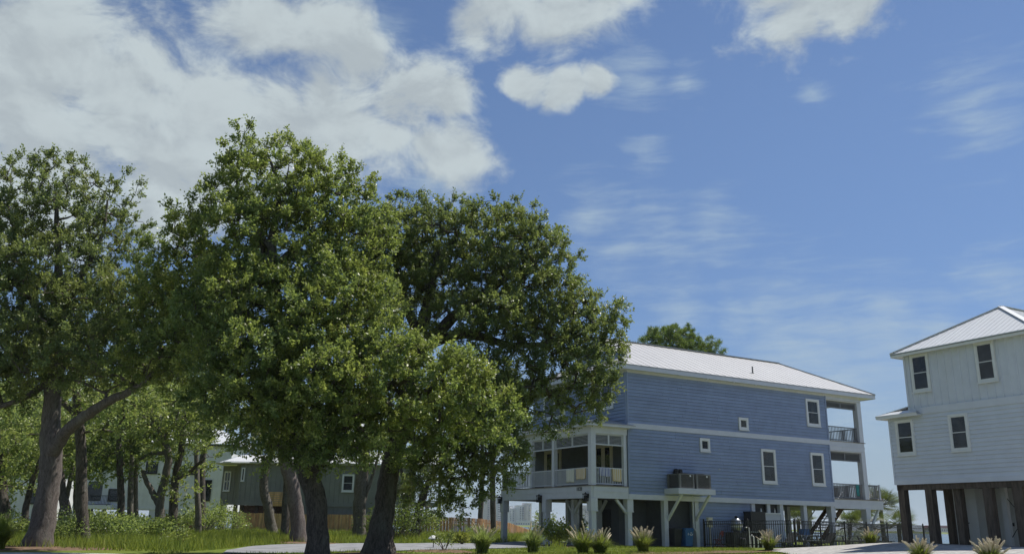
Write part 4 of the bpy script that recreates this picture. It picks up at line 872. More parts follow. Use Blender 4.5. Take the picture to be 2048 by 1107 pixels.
def tree(name, label, cat, base, limbs, lobes, seed, lmat, bmat, spacing=.62, leaves=60, leaf=(.13, .062), twig=.5, group=None, up=.55, flare=1.32, bright=.5, droop=0.0, fill=.35, trunk_sides=16, kind='oak', min_r=.012, vbias=None):
    """limbs: polylines of (x, y, z, radius) in world metres, the first is the trunk; lobes: (cx, cy, cz, rx, ry, rz[, share])"""
    r = np.random.default_rng(seed); base = np.asarray(base, float)
    root = empty(name, tuple(base), 0, label, cat, group); VV = []; FF = []; off = 0; nodes = []; nrad = []
    for li, lb in enumerate(limbs):
        lb = np.asarray(lb, float); lb[:, :3] -= base; n = max(8, int(len(lb) * 5)); Q = smooth_path(lb, n); p = Q[:, :3].copy(); rd = Q[:, 3].copy()
        wob = np.cumsum(r.standard_normal((n, 3)) * .02, 0); wob -= np.linspace(0, 1, n)[:, None] * wob[-1]; p[1:] += wob[1:] * min(1, rd[0] * 4)
        if li == 0: h = p[:, 2] - p[0, 2]; rd = rd * (1 + (flare - 1) * np.exp(-h / .35)); p[0, 2] -= .25
        v, f = np_tube(p, rd, trunk_sides if li == 0 else 10, .05, r); VV.append(v); FF.append(f + off); off += len(v)
        st = int(n * .45) if li == 0 else 1
        nodes += list(p[st:]); nrad += list(rd[st:])
    C = []; OUT = []
    for lb in lobes:
        cx, cy, cz, rx, ry, rz = lb[:6]; share = lb[6] if len(lb) > 6 else 1.0; c = np.array([cx, cy, cz]) - base; R_ = np.array([rx, ry, rz]); vol = rx * ry * rz * 4.19; n = int(vol / spacing ** 3 * 1.1 * share) + 3
        u = unit(r, n); q = r.uniform(fill ** 3, 1, n) ** (1 / 3.); q *= 1 + .2 * np.sin(u[:, 0] * 5 + seed) * np.cos(u[:, 2] * 6 + 2 * seed) + .10 * r.standard_normal(n) + .22 * (r.uniform(0, 1, n) < .04); C.append(c + u * q[:, None] * R_); OUT.append(u)
    C = np.concatenate(C); OUT = np.concatenate(OUT); keep = []; order = r.permutation(len(C)); K = np.zeros((0, 3))
    for i in order:
        if len(K) == 0 or ((K - C[i]) ** 2).sum(1).min() > (spacing * .72) ** 2: keep.append(i); K = np.vstack([K, C[i]])
    C = C[keep]; OUT = OUT[keep]; N0 = np.array(nodes); R0 = np.array(nrad)
    dist = np.array([np.sqrt(((N0 - c) ** 2).sum(1)).min() for c in C]); order = np.argsort(dist); C = C[order]; OUT = OUT[order]
    cap = len(N0) + len(C) * 14; NP = np.zeros((cap, 3)); NP[:len(N0)] = N0; owner = np.full(cap, -1); NR = np.zeros(cap); NR[:len(N0)] = R0; m = len(N0); segs = []; par = []
    for ci, c in enumerate(C):
        dd = np.sqrt(((NP[:m] - c) ** 2).sum(1)); pen = dd + .25 * np.maximum(0, NP[:m, 2] - c[2]); j = int(np.argmin(pen)); a = NP[j]; L = dd[j]; k = int(np.clip(L / .4, 2, 12))
        ctl = (a + c) / 2 + r.standard_normal(3) * .16 * L + np.array([0, 0, .10 * L]); t = np.linspace(0, 1, k + 1)[:, None]; pl = (1 - t) ** 2 * a + 2 * t * (1 - t) * ctl + t ** 2 * c
        segs.append(pl); par.append((owner[j], NR[j])); NP[m:m + k] = pl[1:]; owner[m:m + k] = ci; m += k
    cnt = np.ones(len(C))
    for ci in range(len(C) - 1, -1, -1):
        if par[ci][0] >= 0: cnt[par[ci][0]] += cnt[ci]
    for ci, pl in enumerate(segs):
        r0 = min(.015 * cnt[ci] ** .5, .16); 
        if par[ci][0] < 0: r0 = min(r0, par[ci][1] * .75)
        if r0 < min_r * .9: continue
        v, f = np_tube(pl, np.linspace(r0, max(.007, r0 * .35), len(pl)), 6 if r0 > .03 else 4); VV.append(v); FF.append(f + off); off += len(v)
    # twigs and leaves
    nt = 7; nc = len(C); ax = unit(r, nc * nt); o_ = np.repeat(OUT, nt, 0); ax = ax * .8 + o_ * .75 + np.array([0, 0, up - droop]); ax /= np.linalg.norm(ax, axis=1)[:, None]
    tl = twig * r.uniform(.45, 1.15, nc * nt); org = np.repeat(C, nt, 0) + r.standard_normal((nc * nt, 3)) * spacing * .12
    if leaves >= 50:
        e = org + ax * tl[:, None]; w = .006; s1 = np.cross(ax, [0.3, .2, .9]); s1 /= np.linalg.norm(s1, axis=1)[:, None] + 1e-9; tv = np.stack([org - s1 * w, org + s1 * w, e + s1 * w * .4, e - s1 * w * .4], 1).reshape(-1, 3)
        VV.append(tv); FF.append(np.arange(len(tv)).reshape(-1, 4) + off); off += len(tv)
    trunk = mobj('trunk', mesh_np('trunk', np.concatenate(VV), np.concatenate(FF), smooth=True), bmat, root)
    per = max(2, int(leaves / nt)); N = nc * nt * per; ti = np.repeat(np.arange(nc * nt), per); s = r.uniform(.15, 1.05, N)
    P = org[ti] + ax[ti] * (tl[ti] * s)[:, None] + r.standard_normal((N, 3)) * twig * .075
    if droop: P[:, 2] -= droop * .25 * (s * tl[ti]) ** 2
    LA = ax[ti] * .55 + unit(r, N) * .9 + np.array([0, 0, .1 - droop * .5]); NN = unit(r, N) + np.array([0, 0, .6])
    sc = r.uniform(.65, 1.25, N); tw = r.uniform(0, 1, nc * nt) ** 1.3; cl = r.uniform(0, 1, nc) ** 1.2
    v = .34 * r.uniform(0, 1, N) + .28 * tw[ti] + .38 * np.repeat(cl, nt)[ti]; v = v * (.5 + bright) + .30 * (s > .8) * bright * r.uniform(0, 1, N)
    crown = mobj('crown', leaves_mesh('crown', P, LA, NN, leaf[0] * sc, leaf[1] * sc, np.clip(v, 0, 1)), lmat, root)
    return root
def lob(x, y, D, rx, ry, rd=None, share=1.0):
    """lobe given by bearing, distance and apparent radii, turned into metres"""
    c = at(x, y, D); k = np.linalg.norm(c - np.array([0, 0, EYE])) / FPX * 1.0; a, b = rx * k, ry * k; return (*c, a, rd if rd else .9 * max(a, b), b, share)
def lim(*pts):
    """limb from (x, y, D, diameter in px)"""
    return [(*at(x, y, D), w * D / FPX / 2) for x, y, D, w in pts]
def foot(x, D):
    p = at(x, 1080, D); return np.array([p[0], p[1], float(gz(p[0], p[1]))])
def trunk_from(x0, D, w, *pts):
    b = foot(x0, D); return [(b[0], b[1], b[2], w * D / FPX / 2)] + lim(*pts)

oaks = 'live oaks beside the drive'
# the tall front oak
tk = trunk_from(638, 28.5, 42, (636, 1050, 28.5, 39), (630, 960, 28.5, 38), (605, 890, 28.6, 34), (580, 800, 28.8, 38), (560, 700, 29, 32), (545, 560, 29, 24), (545, 470, 29, 18), (560, 380, 29, 10), (540, 320, 29, 5))
tree('live_oak', 'tall live oak with dark straight trunk and spiky top beside the drive', 'tree', foot(638, 28.5),
     [tk, lim((612, 905, 28.6, 34), (575, 850, 27.8, 26), (500, 790, 27, 18), (440, 720, 27, 10)), lim((628, 930, 28.5, 36), (690, 850, 27.5, 26), (760, 780, 26.6, 18), (850, 740, 26.2, 9)),
      lim((575, 780, 28.8, 26), (640, 690, 28.3, 18), (720, 620, 28, 10)), lim((560, 700, 29, 24), (490, 620, 29.5, 16), (420, 540, 30, 8)), lim((545, 540, 29, 18), (610, 480, 29.4, 12), (690, 420, 29.6, 6)), lim((545, 500, 29, 14), (480, 420, 29, 9), (470, 340, 29, 4), (490, 265, 29, 2))],
     [lob(490, 285, 29, 15, 34, None, 2.5), lob(448, 335, 29, 18, 34, None, 1.8), lob(620, 318, 29, 18, 28, None, 1.8), lob(690, 345, 29.3, 18, 30, None, 1.8), lob(500, 320, 29, 24, 38), lob(470, 370, 29, 42, 60), lob(560, 370, 29, 105, 75, None, .8), lob(655, 400, 29.3, 85, 75, None, .8), lob(430, 480, 29.5, 92, 85, None, .8), lob(560, 500, 28.6, 140, 95, None, .62), lob(700, 500, 29.5, 90, 95, None, .8), lob(345, 560, 30, 70, 85, None, .8), lob(330, 690, 29.8, 80, 80, None, .8), lob(745, 450, 30, 60, 60, None, .8),
      lob(400, 610, 29.6, 85, 90), lob(520, 640, 27.6, 140, 110), lob(670, 640, 27.6, 130, 110), lob(600, 760, 26.6, 170, 110), lob(480, 765, 27, 100, 85), lob(740, 760, 26.2, 140, 100), lob(860, 780, 26.3, 115, 95), lob(560, 860, 26.6, 95, 65), lob(700, 870, 26.6, 110, 60), lob(950, 820, 26.8, 75, 75), lob(640, 915, 27, 80, 28)],
     11, M['leaf_bright'], M['bark_dark'], spacing=.48, leaves=140, leaf=(.118, .060), twig=.46, group=oaks, bright=.62)
# the broad oak leaning towards the house
tk = trunk_from(757, 31.5, 60, (762, 1060, 31.5, 44), (775, 980, 31.6, 37), (792, 900, 31.7, 36), (812, 800, 31.8, 38), (835, 700, 32, 32), (850, 640, 32, 26), (870, 560, 32, 16), (880, 480, 32, 8))
tree('live_oak', 'broad live oak with thick leaning trunk spreading towards the blue house', 'tree', foot(757, 31.5),
     [tk, lim((830, 710, 32, 26), (900, 640, 32, 24), (960, 590, 32, 18), (1040, 540, 32, 10)), lim((845, 690, 32, 24), (940, 660, 32.2, 22), (1010, 690, 32.4, 14), (1110, 690, 32.5, 8), (1180, 660, 32.6, 5)), lim((812, 790, 31.8, 22), (900, 800, 31.4, 14), (1000, 780, 31.3, 9), (1090, 770, 31.5, 5)), lim((838, 680, 32, 22), (800, 580, 32.4, 14), (790, 490, 32.6, 7)), lim((800, 870, 31.7, 16), (870, 880, 31, 10), (930, 910, 31, 6))],
     [lob(792, 402, 32.6, 14, 26, None, 2), lob(832, 410, 32.5, 14, 26, None, 2), lob(905, 420, 32.4, 20, 24, None, 1.8), lob(1045, 428, 32.3, 26, 24, None, 1.8), lob(1140, 515, 32.4, 20, 22, None, 1.8), lob(1238, 640, 32.6, 12, 18, None, 2), lob(800, 480, 32.8, 75, 80), lob(880, 480, 32.4, 90, 75), lob(980, 480, 32.2, 95, 75), lob(1065, 500, 32.4, 75, 75), lob(890, 570, 32.2, 110, 60, None, .85), lob(1020, 590, 32, 100, 75), lob(1110, 600, 32.4, 70, 70), lob(1175, 655, 32.6, 70, 72), lob(1215, 680, 32.6, 42, 52), lob(1110, 670, 32.2, 80, 70), lob(905, 650, 30.4, 75, 45, 1.2, .75), lob(985, 630, 30.4, 70, 40, 1.2, .75), lob(1020, 650, 31.6, 80, 55, None, .8), lob(1225, 640, 32.6, 28, 40, None, .7), lob(760, 560, 32.8, 80, 90),
      lob(1130, 740, 32, 88, 75), lob(1170, 790, 32.2, 50, 55), lob(1040, 760, 31.6, 75, 65, None, .8), lob(960, 750, 31.2, 85, 55, None, .8), lob(880, 860, 31.4, 100, 80), lob(970, 900, 31.2, 90, 65), lob(860, 950, 31.6, 55, 60, None, .8), lob(1020, 930, 31.6, 40, 45), lob(920, 970, 31.6, 55, 45, None, .8), lob(1120, 850, 32, 45, 25, None, .7)],
     12, M['leaf_oak'], M['bark_dark'], spacing=.45, leaves=140, leaf=(.105, .055), twig=.42, group=oaks, bright=.5)
# left oak with the big crooked limb
tk = trunk_from(74, 32.5, 48, (82, 1060, 32.5, 43), (90, 980, 32.5, 40), (97, 900, 32.5, 40), (94, 830, 32.5, 34), (96, 770, 32.5, 30), (104, 690, 32.6, 25), (112, 600, 32.8, 20), (118, 500, 33, 13), (112, 400, 33, 7))
tree('live_oak', 'thick-trunked oak with one crooked limb reaching over the bushes', 'tree', foot(72, 32.5),
     [tk, lim((104, 905, 32.4, 30), (128, 868, 32, 24), (170, 828, 31.6, 21), (215, 800, 31.2, 18), (250, 785, 31, 16), (290, 768, 30.8, 11), (330, 720, 30.8, 6)), lim((108, 640, 32.7, 16), (160, 560, 32.8, 11), (205, 470, 33, 7), (215, 400, 33, 4)), lim((106, 680, 32.6, 15), (50, 580, 32.4, 12), (-20, 545, 32, 9), (-60, 540, 32, 6)), lim((100, 760, 32.5, 15), (40, 800, 32.2, 12), (-20, 820, 32, 8)), lim((100, 720, 32.5, 14), (170, 660, 32, 9), (250, 620, 32, 5))],
     [lob(95, 325, 33, 22, 20, None, 1.5), lob(160, 345, 33, 18, 20, None, 1.5), lob(10, 345, 33, 25, 16, None, 1.5), lob(262, 380, 33, 18, 14, None, 1.5), lob(110, 365, 33, 62, 42, None, .75), lob(40, 365, 33, 42, 35, None, .65), lob(190, 385, 33, 40, 40, None, .7), lob(240, 385, 33, 30, 30, None, .6), lob(120, 440, 33, 80, 45, None, .7), lob(210, 470, 33, 75, 50, None, .7), lob(30, 480, 32.6, 60, 65), lob(100, 540, 32.2, 100, 60), lob(40, 620, 32, 90, 75), lob(170, 620, 32, 105, 75), lob(280, 620, 31.5, 75, 80, None, .8), lob(100, 710, 31.8, 110, 60), lob(230, 710, 31.2, 110, 60), lob(320, 700, 31.4, 75, 70), lob(-40, 700, 32, 90, 90), lob(30, 770, 32, 60, 30, None, .8), lob(-40, 480, 32.6, 80, 90)],
     13, M['leaf_oak'], M['bark'], spacing=.48, leaves=126, leaf=(.108, .056), twig=.43, group=oaks, bright=.55)

# second row of trees: (trunk points), lobes, material
mid = 'trees in the yard behind the front oaks'
def midtree(x0, D, w, pts, lobes, label, seed, lm, bm, leaves=63, spacing=.78, leaf=(.19, .10), bright=.75, extra=(), name='yard_tree', **kw):
    tree(name, label, 'tree', foot(x0, D), [trunk_from(x0, D, w, *pts)] + list(extra), lobes, seed, M[lm], M[bm], spacing=spacing, leaves=leaves, leaf=leaf, twig=.62, group=mid, bright=bright, **kw)
midtree(165, 40, 24, [(163, 980, 40, 21), (160, 880, 40, 19), (152, 800, 40, 16), (150, 720, 40, 12), (160, 620, 40, 6)], [lob(150, 640, 40, 90, 60), lob(220, 760, 39.5, 90, 50), lob(120, 800, 40, 60, 40, None, .7), lob(240, 830, 40, 60, 45, None, .8)], 'slim dark oak trunk standing right behind the thick crooked-limbed oak', 21, 'leaf_soft', 'bark_dark', extra=[lim((155, 830, 40, 12), (120, 800, 40, 9), (95, 770, 40, 5))])
midtree(140, 48, 20, [(130, 1000, 48, 18), (118, 930, 48, 15), (100, 860, 48, 9)], [lob(80, 860, 48, 75, 55, None, .8), lob(130, 900, 48, 50, 40, None, .7)], 'dark low-forked tree behind the thick oak trunk', 22, 'leaf_soft', 'bark_dark')
midtree(238, 50, 14, [(243, 980, 50, 13), (238, 900, 50, 11), (236, 830, 50, 7)], [lob(230, 870, 50, 60, 50), lob(260, 930, 50, 40, 30, None, .7), lob(190, 910, 50, 45, 35)], 'thin dark-leaved tree standing before the white house', 23, 'leaf_dark', 'bark_dark')
midtree(318, 50, 19, [(318, 1000, 50, 16), (330, 950, 50, 15), (336, 900, 50, 13), (322, 870, 50, 10), (300, 820, 50, 7)], [lob(330, 830, 49, 90, 55), lob(280, 880, 49, 45, 35, None, .7), lob(355, 960, 49, 40, 40, None, .9), lob(390, 830, 49.5, 45, 40)], 'forked tree with a bent pale limb before the white house', 24, 'leaf_bright', 'bark_pale', extra=[lim((320, 1010, 50, 14), (300, 980, 50, 11), (285, 940, 50, 7)), lim((333, 905, 50, 9), (300, 905, 50, 7), (260, 930, 50, 4))])
midtree(343, 52, 18, [(345, 1010, 52, 17), (350, 960, 52, 15), (360, 900, 52, 12), (370, 830, 52, 7)], [lob(370, 820, 52, 70, 55), lob(330, 790, 52, 70, 45), lob(390, 920, 52, 40, 30, None, .7), lob(415, 840, 51, 25, 35)], 'upright oak with a side branch across the white wall', 25, 'leaf_soft', 'bark_dark', extra=[lim((352, 960, 52, 9), (385, 940, 52, 7), (410, 915, 52, 4))])
midtree(10, 52, 26, [(5, 1000, 52, 24), (0, 920, 52, 20), (-10, 830, 52, 12)], [lob(20, 850, 51, 80, 50), lob(60, 930, 52, 50, 40), lob(-40, 880, 52, 70, 70)], 'heavy dark tree trunk at the edge of the white clapboard house', 26, 'leaf_soft', 'bark_dark')
midtree(45, 50, 14, [(55, 1010, 50, 12), (70, 950, 50, 9), (85, 900, 50, 6)], [lob(80, 900, 50, 60, 45), lob(40, 960, 50, 40, 25, None, .7)], 'leaning slim tree before the white clapboard house', 27, 'leaf_bright', 'bark_dark')
midtree(118, 55, 13, [(125, 1020, 55, 12), (138, 970, 55, 9), (148, 920, 55, 6)], [lob(150, 900, 55, 60, 45), lob(110, 940, 55, 40, 30, None, .8)], 'small leaning tree with lopped branch near the white clapboard house', 28, 'leaf_soft', 'bark_pale')
midtree(545, 62, 20, [(540, 1020, 62, 18), (527, 980, 62, 17), (533, 930, 62, 15), (550, 890, 62, 9), (570, 870, 62, 5)], [lob(575, 850, 62, 60, 40)], 'leaning mossy trunk across the cedar fence gate', 29, 'leaf_soft', 'bark_pale')
midtree(568, 56, 15, [(570, 1020, 56, 15), (575, 960, 56, 13), (565, 900, 56, 9)], [lob(580, 870, 56, 70, 45)], 'slender tree between the mossy trunk and the grey leaning trunk', 30, 'leaf_oak', 'bark_dark')
midtree(597, 47, 30, [(597, 1040, 47, 27), (588, 980, 47, 26), (572, 920, 47, 24), (560, 860, 47, 16)], [lob(560, 850, 47, 80, 45), lob(620, 830, 47, 70, 50)], 'grey leaning oak trunk with sunlit edge behind the drive', 31, 'leaf_oak', 'bark')
midtree(717, 58, 24, [(717, 1040, 58, 23), (718, 980, 58, 25), (724, 940, 58, 24), (732, 880, 58, 15)], [lob(740, 870, 58, 80, 45), lob(690, 890, 58, 45, 30)], 'pale grey oak trunk in front of the sage house wall', 32, 'leaf_soft', 'bark_pale', extra=[lim((728, 1000, 58, 8), (745, 950, 58, 6), (760, 900, 58, 4))])
midtree(808, 62, 15, [(812, 1020, 62, 14), (818, 960, 62, 11), (835, 900, 62, 7)], [lob(840, 880, 62, 60, 50, None, .8), lob(800, 900, 62, 45, 40, None, .7)], 'leaning thin tree at the sage house porch end', 33, 'leaf_soft', 'bark_dark', extra=[lim((815, 990, 62, 7), (800, 930, 62, 5), (790, 880, 62, 3))])
midtree(828, 60, 18, [(835, 1030, 60, 16), (850, 980, 60, 13), (875, 930, 60, 8)], [lob(880, 950, 60, 60, 50, None, .8), lob(845, 1000, 60, 40, 35, None, .8), lob(905, 985, 60, 30, 40, None, .7)], 'low dark tree drooping over the weathered cedar fence', 34, 'leaf_dark', 'bark_dark', droop=.6)
midtree(402, 68, 16, [(402, 1000, 68, 15), (404, 920, 68, 12), (412, 850, 68, 7)], [lob(425, 810, 68, 60, 45), lob(385, 870, 68, 35, 40, None, .8)], 'leafy tree rising beside the sage house corner', 35, 'leaf_soft', 'bark_dark')
midtree(95, 60, 12, [(95, 1000, 60, 11), (92, 900, 60, 8), (90, 820, 60, 5)], [lob(60, 830, 60, 90, 50), lob(130, 860, 60, 80, 55), lob(30, 900, 60, 60, 45)], 'bright bushy tree behind the crooked-limbed oak', 36, 'leaf_bright', 'bark_dark')
midtree(260, 60, 12, [(260, 1000, 60, 11), (264, 900, 60, 8), (270, 800, 60, 5)], [lob(250, 800, 60, 90, 55), lob(330, 770, 60, 80, 50), lob(220, 880, 60, 60, 50), lob(300, 860, 60, 60, 40)], 'bright bushy tree in front of the white balcony', 37, 'leaf_bright', 'bark_pale')
midtree(395, 58, 12, [(395, 1000, 58, 11), (392, 900, 58, 8), (390, 800, 58, 5)], [lob(380, 785, 58, 80, 55), lob(350, 850, 58, 50, 40, None, .8)], 'bright leafy tree before the tall white house roof', 38, 'leaf_bright', 'bark_pale')
# far trees that close the view on the left
far = 'far trees behind the houses'
for i, (x, D, y, rx, ry, lab) in enumerate(((-60, 75, 850, 120, 110, 'rounded tree beyond the edge of the white clapboard house'), (60, 125, 900, 90, 70, 'hazy tree behind the white clapboard house'), (150, 80, 870, 110, 80, 'wide pale tree behind the slim dark oak trunk'), (270, 85, 850, 100, 70, 'wide pale tree in front of the white board-and-batten house'), (180, 125, 900, 90, 60, 'low tree between the two white houses'), (310, 130, 850, 100, 60, 'tree crown over the white house roof'))):
    tree('yard_tree', lab, 'tree', foot(x, D), [trunk_from(x, D, 10, (x, 1000, D, 9), (x + 4, y, D, 6))], [lob(x, y, D, rx, ry), lob(x + rx * .5, y + ry * .4, D, rx * .6, ry * .6), lob(x - rx * .5, y + ry * .3, D, rx * .6, ry * .6)], 50 + i, M['leaf_soft'], M['bark_dark'], spacing=1.25, leaves=70, leaf=(.34, .18), twig=1.0, group=far, bright=.6, min_r=.03)
# pines
def pine(x, D, w, ytop, lobes, label, seed, leanx=0):
    tree('pine_tree', label, 'tree', foot(x, D), [trunk_from(x, D, w, (x + leanx * .4, 980, D, w * .95), (x + leanx, ytop, D, w * .45))], lobes, seed, M['leaf_pine'], M['bark_dark'], spacing=.62, leaves=112, leaf=(.36, .045), twig=.40, group='pines by the bay', up=.9, bright=.6, flare=1.1, min_r=.02)
pine(960, 95, 10, 780, [lob(960, 800, 95, 50, 40), lob(1010, 830, 95, 45, 28, None, .8), lob(930, 850, 95, 40, 25, None, .7)], 'straight pine trunk left of the beige tower across the bay', 61, 6)
pine(988, 92, 11, 760, [lob(1000, 790, 92, 60, 45), lob(1040, 850, 92, 35, 22, None, .7), lob(1020, 900, 92, 30, 25, None, .7), lob(1045, 800, 92, 30, 22, None, .8)], 'slightly bent pine trunk beside the blue house porch', 62, -6)
pine(1340, 92, 9, 660, [lob(1340, 690, 92, 55, 32), lob(1400, 700, 92, 40, 20), lob(1310, 680, 92, 22, 18), lob(1360, 668, 92, 30, 18), lob(1430, 712, 92, 25, 14)], 'pine crown rising above the blue house roof', 63)

# ------------------------------------------------------------------ palms
def palm(x, D, trunk_h, fl, n, label, seed, tw=.16):
    r = np.random.default_rng(seed); b = foot(x, D); o = empty('palm_tree', tuple(b), r.uniform(0, 6), label, 'palm', 'palms by the bay')
    Geo().tube([(0, 0, -.2), (.03, 0, trunk_h * .5), (0, .03, trunk_h)], [tw * 1.15, tw, tw * 1.1], 10).obj('trunk', M['bark_pale'], o)
    for i in range(n):
        az = i * 2.4 + r.uniform(-.3, .3); el = r.uniform(-.5, 1.25); L = fl * r.uniform(.8, 1.1); d = np.array([math.cos(az) * math.cos(el), math.sin(az) * math.cos(el), math.sin(el)]); side = np.cross(d, [0, 0, 1]); side /= np.linalg.norm(side); upv = np.cross(side, d)
        stem = L * .5; hub = d * stem; P = []; A = []; Nn = []; Ls = []; Ws = []
        for k in range(22):
            a = (k / 21 - .5) * 3.6; q = d * math.cos(a) + side * math.sin(a); q = q + np.array([0, 0, -.25]) * abs(math.sin(a * .5)); P.append(hub); A.append(q); Nn.append(upv + .3 * side * math.sin(a)); Ls.append(L * .62 * (.75 + .25 * math.cos(a * .8))); Ws.append(.055)
        dry = el < -.25; me = leaves_mesh('frond', np.array(P) + [0, 0, trunk_h], np.array(A), np.array(Nn), np.array(Ls), np.array(Ws), np.full(22, .95 if dry else r.uniform(.2, .65)))
        mobj('frond', me, M['leaf_palm'], o); Geo().tube([(0, 0, trunk_h - .05), tuple(hub + [0, 0, trunk_h])], .02, 4).obj('frond_stem', M['bark_pale'], o)
palm(1768, 74, 3.1, 1.9, 34, 'bushy fan palm between the back deck and the grey house', 71); palm(1735, 78, 1.7, 1.7, 26, 'shorter fan palm under the back deck end', 72); palm(1702, 76, 1.6, 1.6, 24, 'fan palm seen under the back deck beside the stairs', 73); palm(1505, 82, 2.0, 1.7, 24, 'fan palm seen through the open bay beside the bar', 74); palm(1600, 84, 1.9, 1.7, 24, 'fan palm behind the handrail under the blue house', 75)
palm(1800, 70, 1.6, 1.7, 24, 'low fan palm behind the outer dark post of the grey house', 76); palm(806, 60, 2.7, 1.4, 22, 'small fan palm between the thick oak and the sage house porch', 77, .14); palm(2044, 60, 2.2, 1.8, 24, 'fan palm past the storage doors of the grey house', 78)

# ------------------------------------------------------------------ shrubs and bushes
def shrub(x, D, w, h, lm, label, seed, n=900, leaf=(.12, .06), group='shrubs in the yard', name='shrub', yoff=0.0):
    r = np.random.default_rng(seed); b = foot(x, D); o = empty(name, tuple(b), 0, label, 'shrub', group); g = Geo(); m = max(6, int(n / 60)); tips = []
    for i in range(m):
        u = unit(r, 1)[0]; tip = np.array([u[0] * w * .42, u[1] * w * .42, h * r.uniform(.35, .95) * (1 - .25 * (u[0] ** 2 + u[1] ** 2))]); tips.append(tip); g.tube([(0, 0, -.05), tuple(tip * [.45, .45, .5]), tuple(tip)], [.022, .014, .006], 4, cap=False)
    g.obj('stems', M['bark'], o); T = np.array(tips)[r.integers(0, m, n)]; P = T + r.standard_normal((n, 3)) * np.array([w, w, h]) * .11; P[:, 2] = np.maximum(P[:, 2], .05)
    A = unit(r, n) + np.array([0, 0, .5]) + P * [.6, .6, .1]; s = r.uniform(.6, 1.3, n); mobj('foliage', leaves_mesh('foliage', P, A, unit(r, n) + [0, 0, .8], leaf[0] * s, leaf[1] * s, np.clip(r.normal(.5, .25, n), 0, 1)), M[lm], o)
    return o
for a in ((1112, 49, 1.5, 1.5, 'lime', 'lime green shrub in a mulch ring by the porch posts', 81, 1500), (350, 36, 1.0, .75, 'leaf_bright', 'small green shrub in a mulch patch on the wild lawn', 82, 700), (890, 36.5, .8, 1.0, 'leaf_oak', 'thin sapling in a mulch ring beside the drive', 83, 260),
          (790, 55, 3.2, 2.4, 'leaf_dark', 'dark dense bush right of the thick oak base', 84, 3200), (830, 62, 3.0, 2.2, 'leaf_soft', 'soft green bush before the weathered fence', 85, 2200), (405, 66, 3.6, 2.4, 'leaf_bright', 'light green bush beside the sage house corner', 86, 2600), (450, 70, 3.0, 2.3, 'leaf_soft', 'broad-leaved bush hiding the red car', 87, 2000),
          (160, 44, 3.0, 1.5, 'leaf_dark', 'dark bush at the foot of the slim dark oak', 88, 2400), (215, 45, 3.2, 1.4, 'leaf_soft', 'green bush beside the slim dark oak', 89, 2400), (275, 47, 3.0, 1.3, 'leaf_soft', 'green bush under the thin dark-leaved tree', 90, 2000), (130, 40, 1.8, 1.1, 'leaf_soft', 'low bush beside the lopped stub of the thick oak', 91, 1500), (320, 48, 2.2, 1.2, 'leaf_dark', 'dark bush at the foot of the forked tree', 92, 1500), (-10, 46, 3.0, 1.2, 'leaf_soft', 'low green bush by the heavy dark trunk', 93, 1800),
          (735, 62, 1.8, 1.5, 'leaf_soft', 'bush between the pale grey trunk and the thick oak', 94, 1300), (925, 50, 1.0, .6, 'lime', 'low lime shrub at the drive edge', 95, 700), (950, 80, 1.6, 1.0, 'leaf_soft', 'weedy bush at the foot of the weathered fence', 96, 800), (1090, 70, 1.8, 2.2, 'leaf_oak', 'dark green bush seen under the porch', 97, 1200), (1155, 62, 1.2, 1.6, 'leaf_soft', 'slim bush behind the porch knee braces', 98, 800), (1000, 78, 1.5, .8, 'lime', 'yellow-green weeds by the fence near the porch post', 99, 700), (1270, 74, 2.0, 2.6, 'leaf_soft', 'leafy bush seen through the open bay by the corner post', 100, 1200), (1640, 60, 1.0, .5, 'lime', 'small lime shrub at the fence foot', 101, 500)):
    shrub(*a[:7], n=a[7], leaf=(.16, .08) if a[1] > 44 else (.11, .055))
